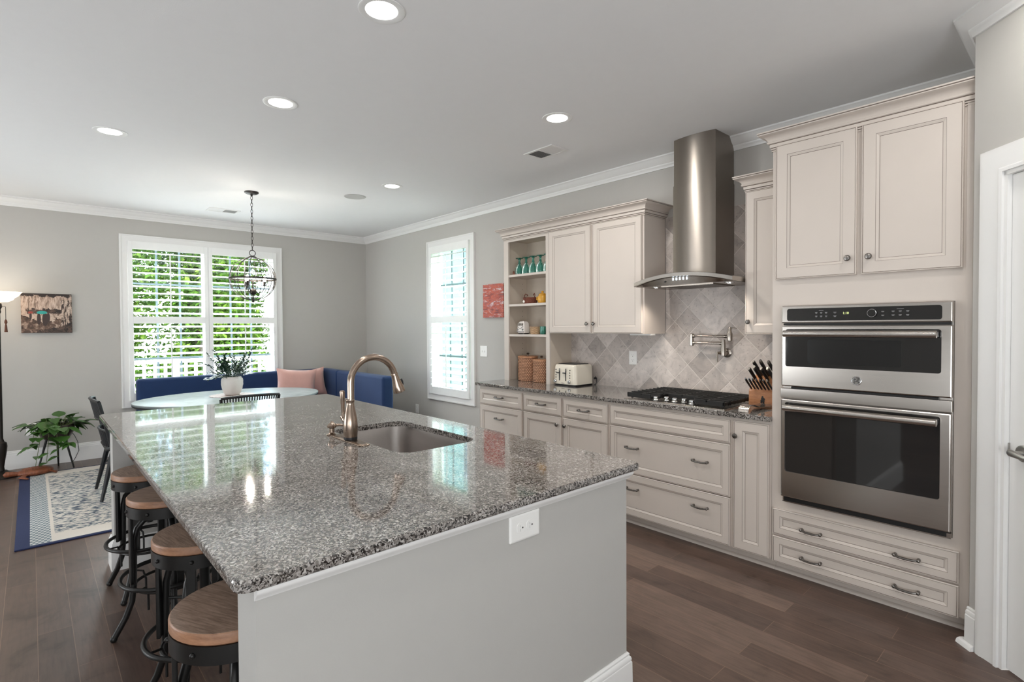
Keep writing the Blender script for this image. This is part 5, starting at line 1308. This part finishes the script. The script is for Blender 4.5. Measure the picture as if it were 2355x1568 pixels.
for x, y in ((0, 0), (-.06, .035), (-.06, -.035), (.06, .035), (.06, -.035)): sc_.tube([(x+.030*cos(2*pi*i/6), y+.026*sin(2*pi*i/6), .030+.042*sqrt(max(.05, 1-((x+.03*cos(2*pi*i/6))/.145)**2-((y+.026*sin(2*pi*i/6))/.105)**2))) for i in range(6)], .0028, 5, closed=True)
tpart(sc_, 'shell_carving')
tpart(MB().tube([(-.13, 0, .030), (-.175, .005, .040), (-.215, .008, .043), (-.235, .010, .036)], [.020, .024, .027, .012], 12), 'head')
for sx, sy, l in ((-1, 1, .15), (-1, -1, .15), (1, 1, .085), (1, -1, .085)):
    tpart(MB().tube([(sx*.09, sy*.06, .022), (sx*(.10+l*.3), sy*(.06+l*.5), .016), (sx*(.10+l*.15), sy*(.06+l), .009)], [.022, .026, .010], 10, flat=(1.0, .32)), 'flipper')

# ------------------------------------------------------------------ ceiling fixtures
def can(label, x, y, watts=0, r=.098):
    t = thing('recessed_downlight', label, 'ceiling light', (x, y, CEIL), group='recessed ceiling lights')
    MB().lathe([(r, 0), (r, -.003), (r*.94, -.005), (r*.75, -.003), (r*.70, -.0008)], (0, 0, 0), 40, cap0=False, cap1=False).build('trim_ring', 'lightring', t, world=False)
    MB().lathe([(r*.70, -.0010), (r*.35, -.0012), (.001, -.0013)], (0, 0, 0), 36, cap0=False).build('diffuser', 'can_light', t, world=False)
    if watts: lamp('downlight', 'AREA', (x, y, CEIL-.012), watts, (1, .965, .92), aim=(x, y, 0), shape='DISK', size=.13)
    return t
for lb, x, y, cw in (('recessed ceiling light nearest the camera, at the top edge of the photo', 5.445, -2.672, 3), ('recessed ceiling light above the middle of the island, between the other island lights', 4.19, -2.668, 3), ('recessed ceiling light farthest left, above the bar stools', 2.938, -3.382, 3),
        ('recessed ceiling light in front of the range hood', 5.137, -1.240, 8), ('small recessed ceiling light nearest the round ceiling speaker', 2.940, -1.207, 3), ('recessed ceiling light above the near end wall of the island, outside the photo', 6.68, -2.67, 5), ('recessed ceiling light in front of the pantry door, outside the photo', 7.33, -1.24, 3)):
    can(lb, x, y, cw)
single(MB().lathe([(.108, CEIL-.0005), (.108, CEIL-.004), (.100, CEIL-.006), (.098, CEIL-.0045), (.001, CEIL-.0045)], (2.328, -1.292, 0), 40), 'ceiling_speaker', 'speaker', 'round flush ceiling speaker near the dining end of the room', 'speaker', (2.328, -1.292, CEIL), smooth=30)
def vent(label, x0, x1, y0, y1, along):
    t = thing('ceiling_vent', label, 'vent', ((x0+x1)/2, (y0+y1)/2, CEIL), group='white ceiling air vents')
    f = .022; m = MB()
    m.box(x0, x1, y0, y0+f, CEIL-.006, CEIL-.0005).box(x0, x1, y1-f, y1, CEIL-.006, CEIL-.0005).box(x0, x0+f, y0+f, y1-f, CEIL-.006, CEIL-.0005).box(x1-f, x1, y0+f, y1-f, CEIL-.006, CEIL-.0005)
    if along == 'x': m.box((x0+x1)/2-.006, (x0+x1)/2+.006, y0+f, y1-f, CEIL-.006, CEIL-.0005)
    else: m.box(x0+f, x1-f, (y0+y1)/2-.006, (y0+y1)/2+.006, CEIL-.006, CEIL-.0005)
    m.build('frame', 'trim', t, smooth=0)
    MB().box(x0+f, x1-f, y0+f, y1-f, CEIL-.0015, CEIL-.0006).build('duct_opening', 'duct', t, smooth=0)
    s_ = MB()
    a0, a1 = (x0, x1) if along == 'x' else (y0, y1); n = 24
    for k in range(n):
        p = a0+f+(a1-a0-2*f)*(k+.5)/n; tl = .0035 if k < n/2 else -.0035
        q = [(p-tl, CEIL-.0018), (p-tl+.0012, CEIL-.0018), (p+tl+.0012, CEIL-.0056), (p+tl, CEIL-.0056)]
        if along == 'x': s_.rings([[(a, y, z) for a, z in q] for y in (y0+f, y1-f)])
        else: s_.rings([[(x, a, z) for a, z in q] for x in (x0+f, x1-f)])
    s_.build('fins', 'trim', t, smooth=0)
vent('white ceiling air vent nearer the range hood', 4.472, 4.775, -.912, -.716, 'x')
vent('white ceiling air vent over the wide window', .632, .832, -2.300, -1.980, 'y')
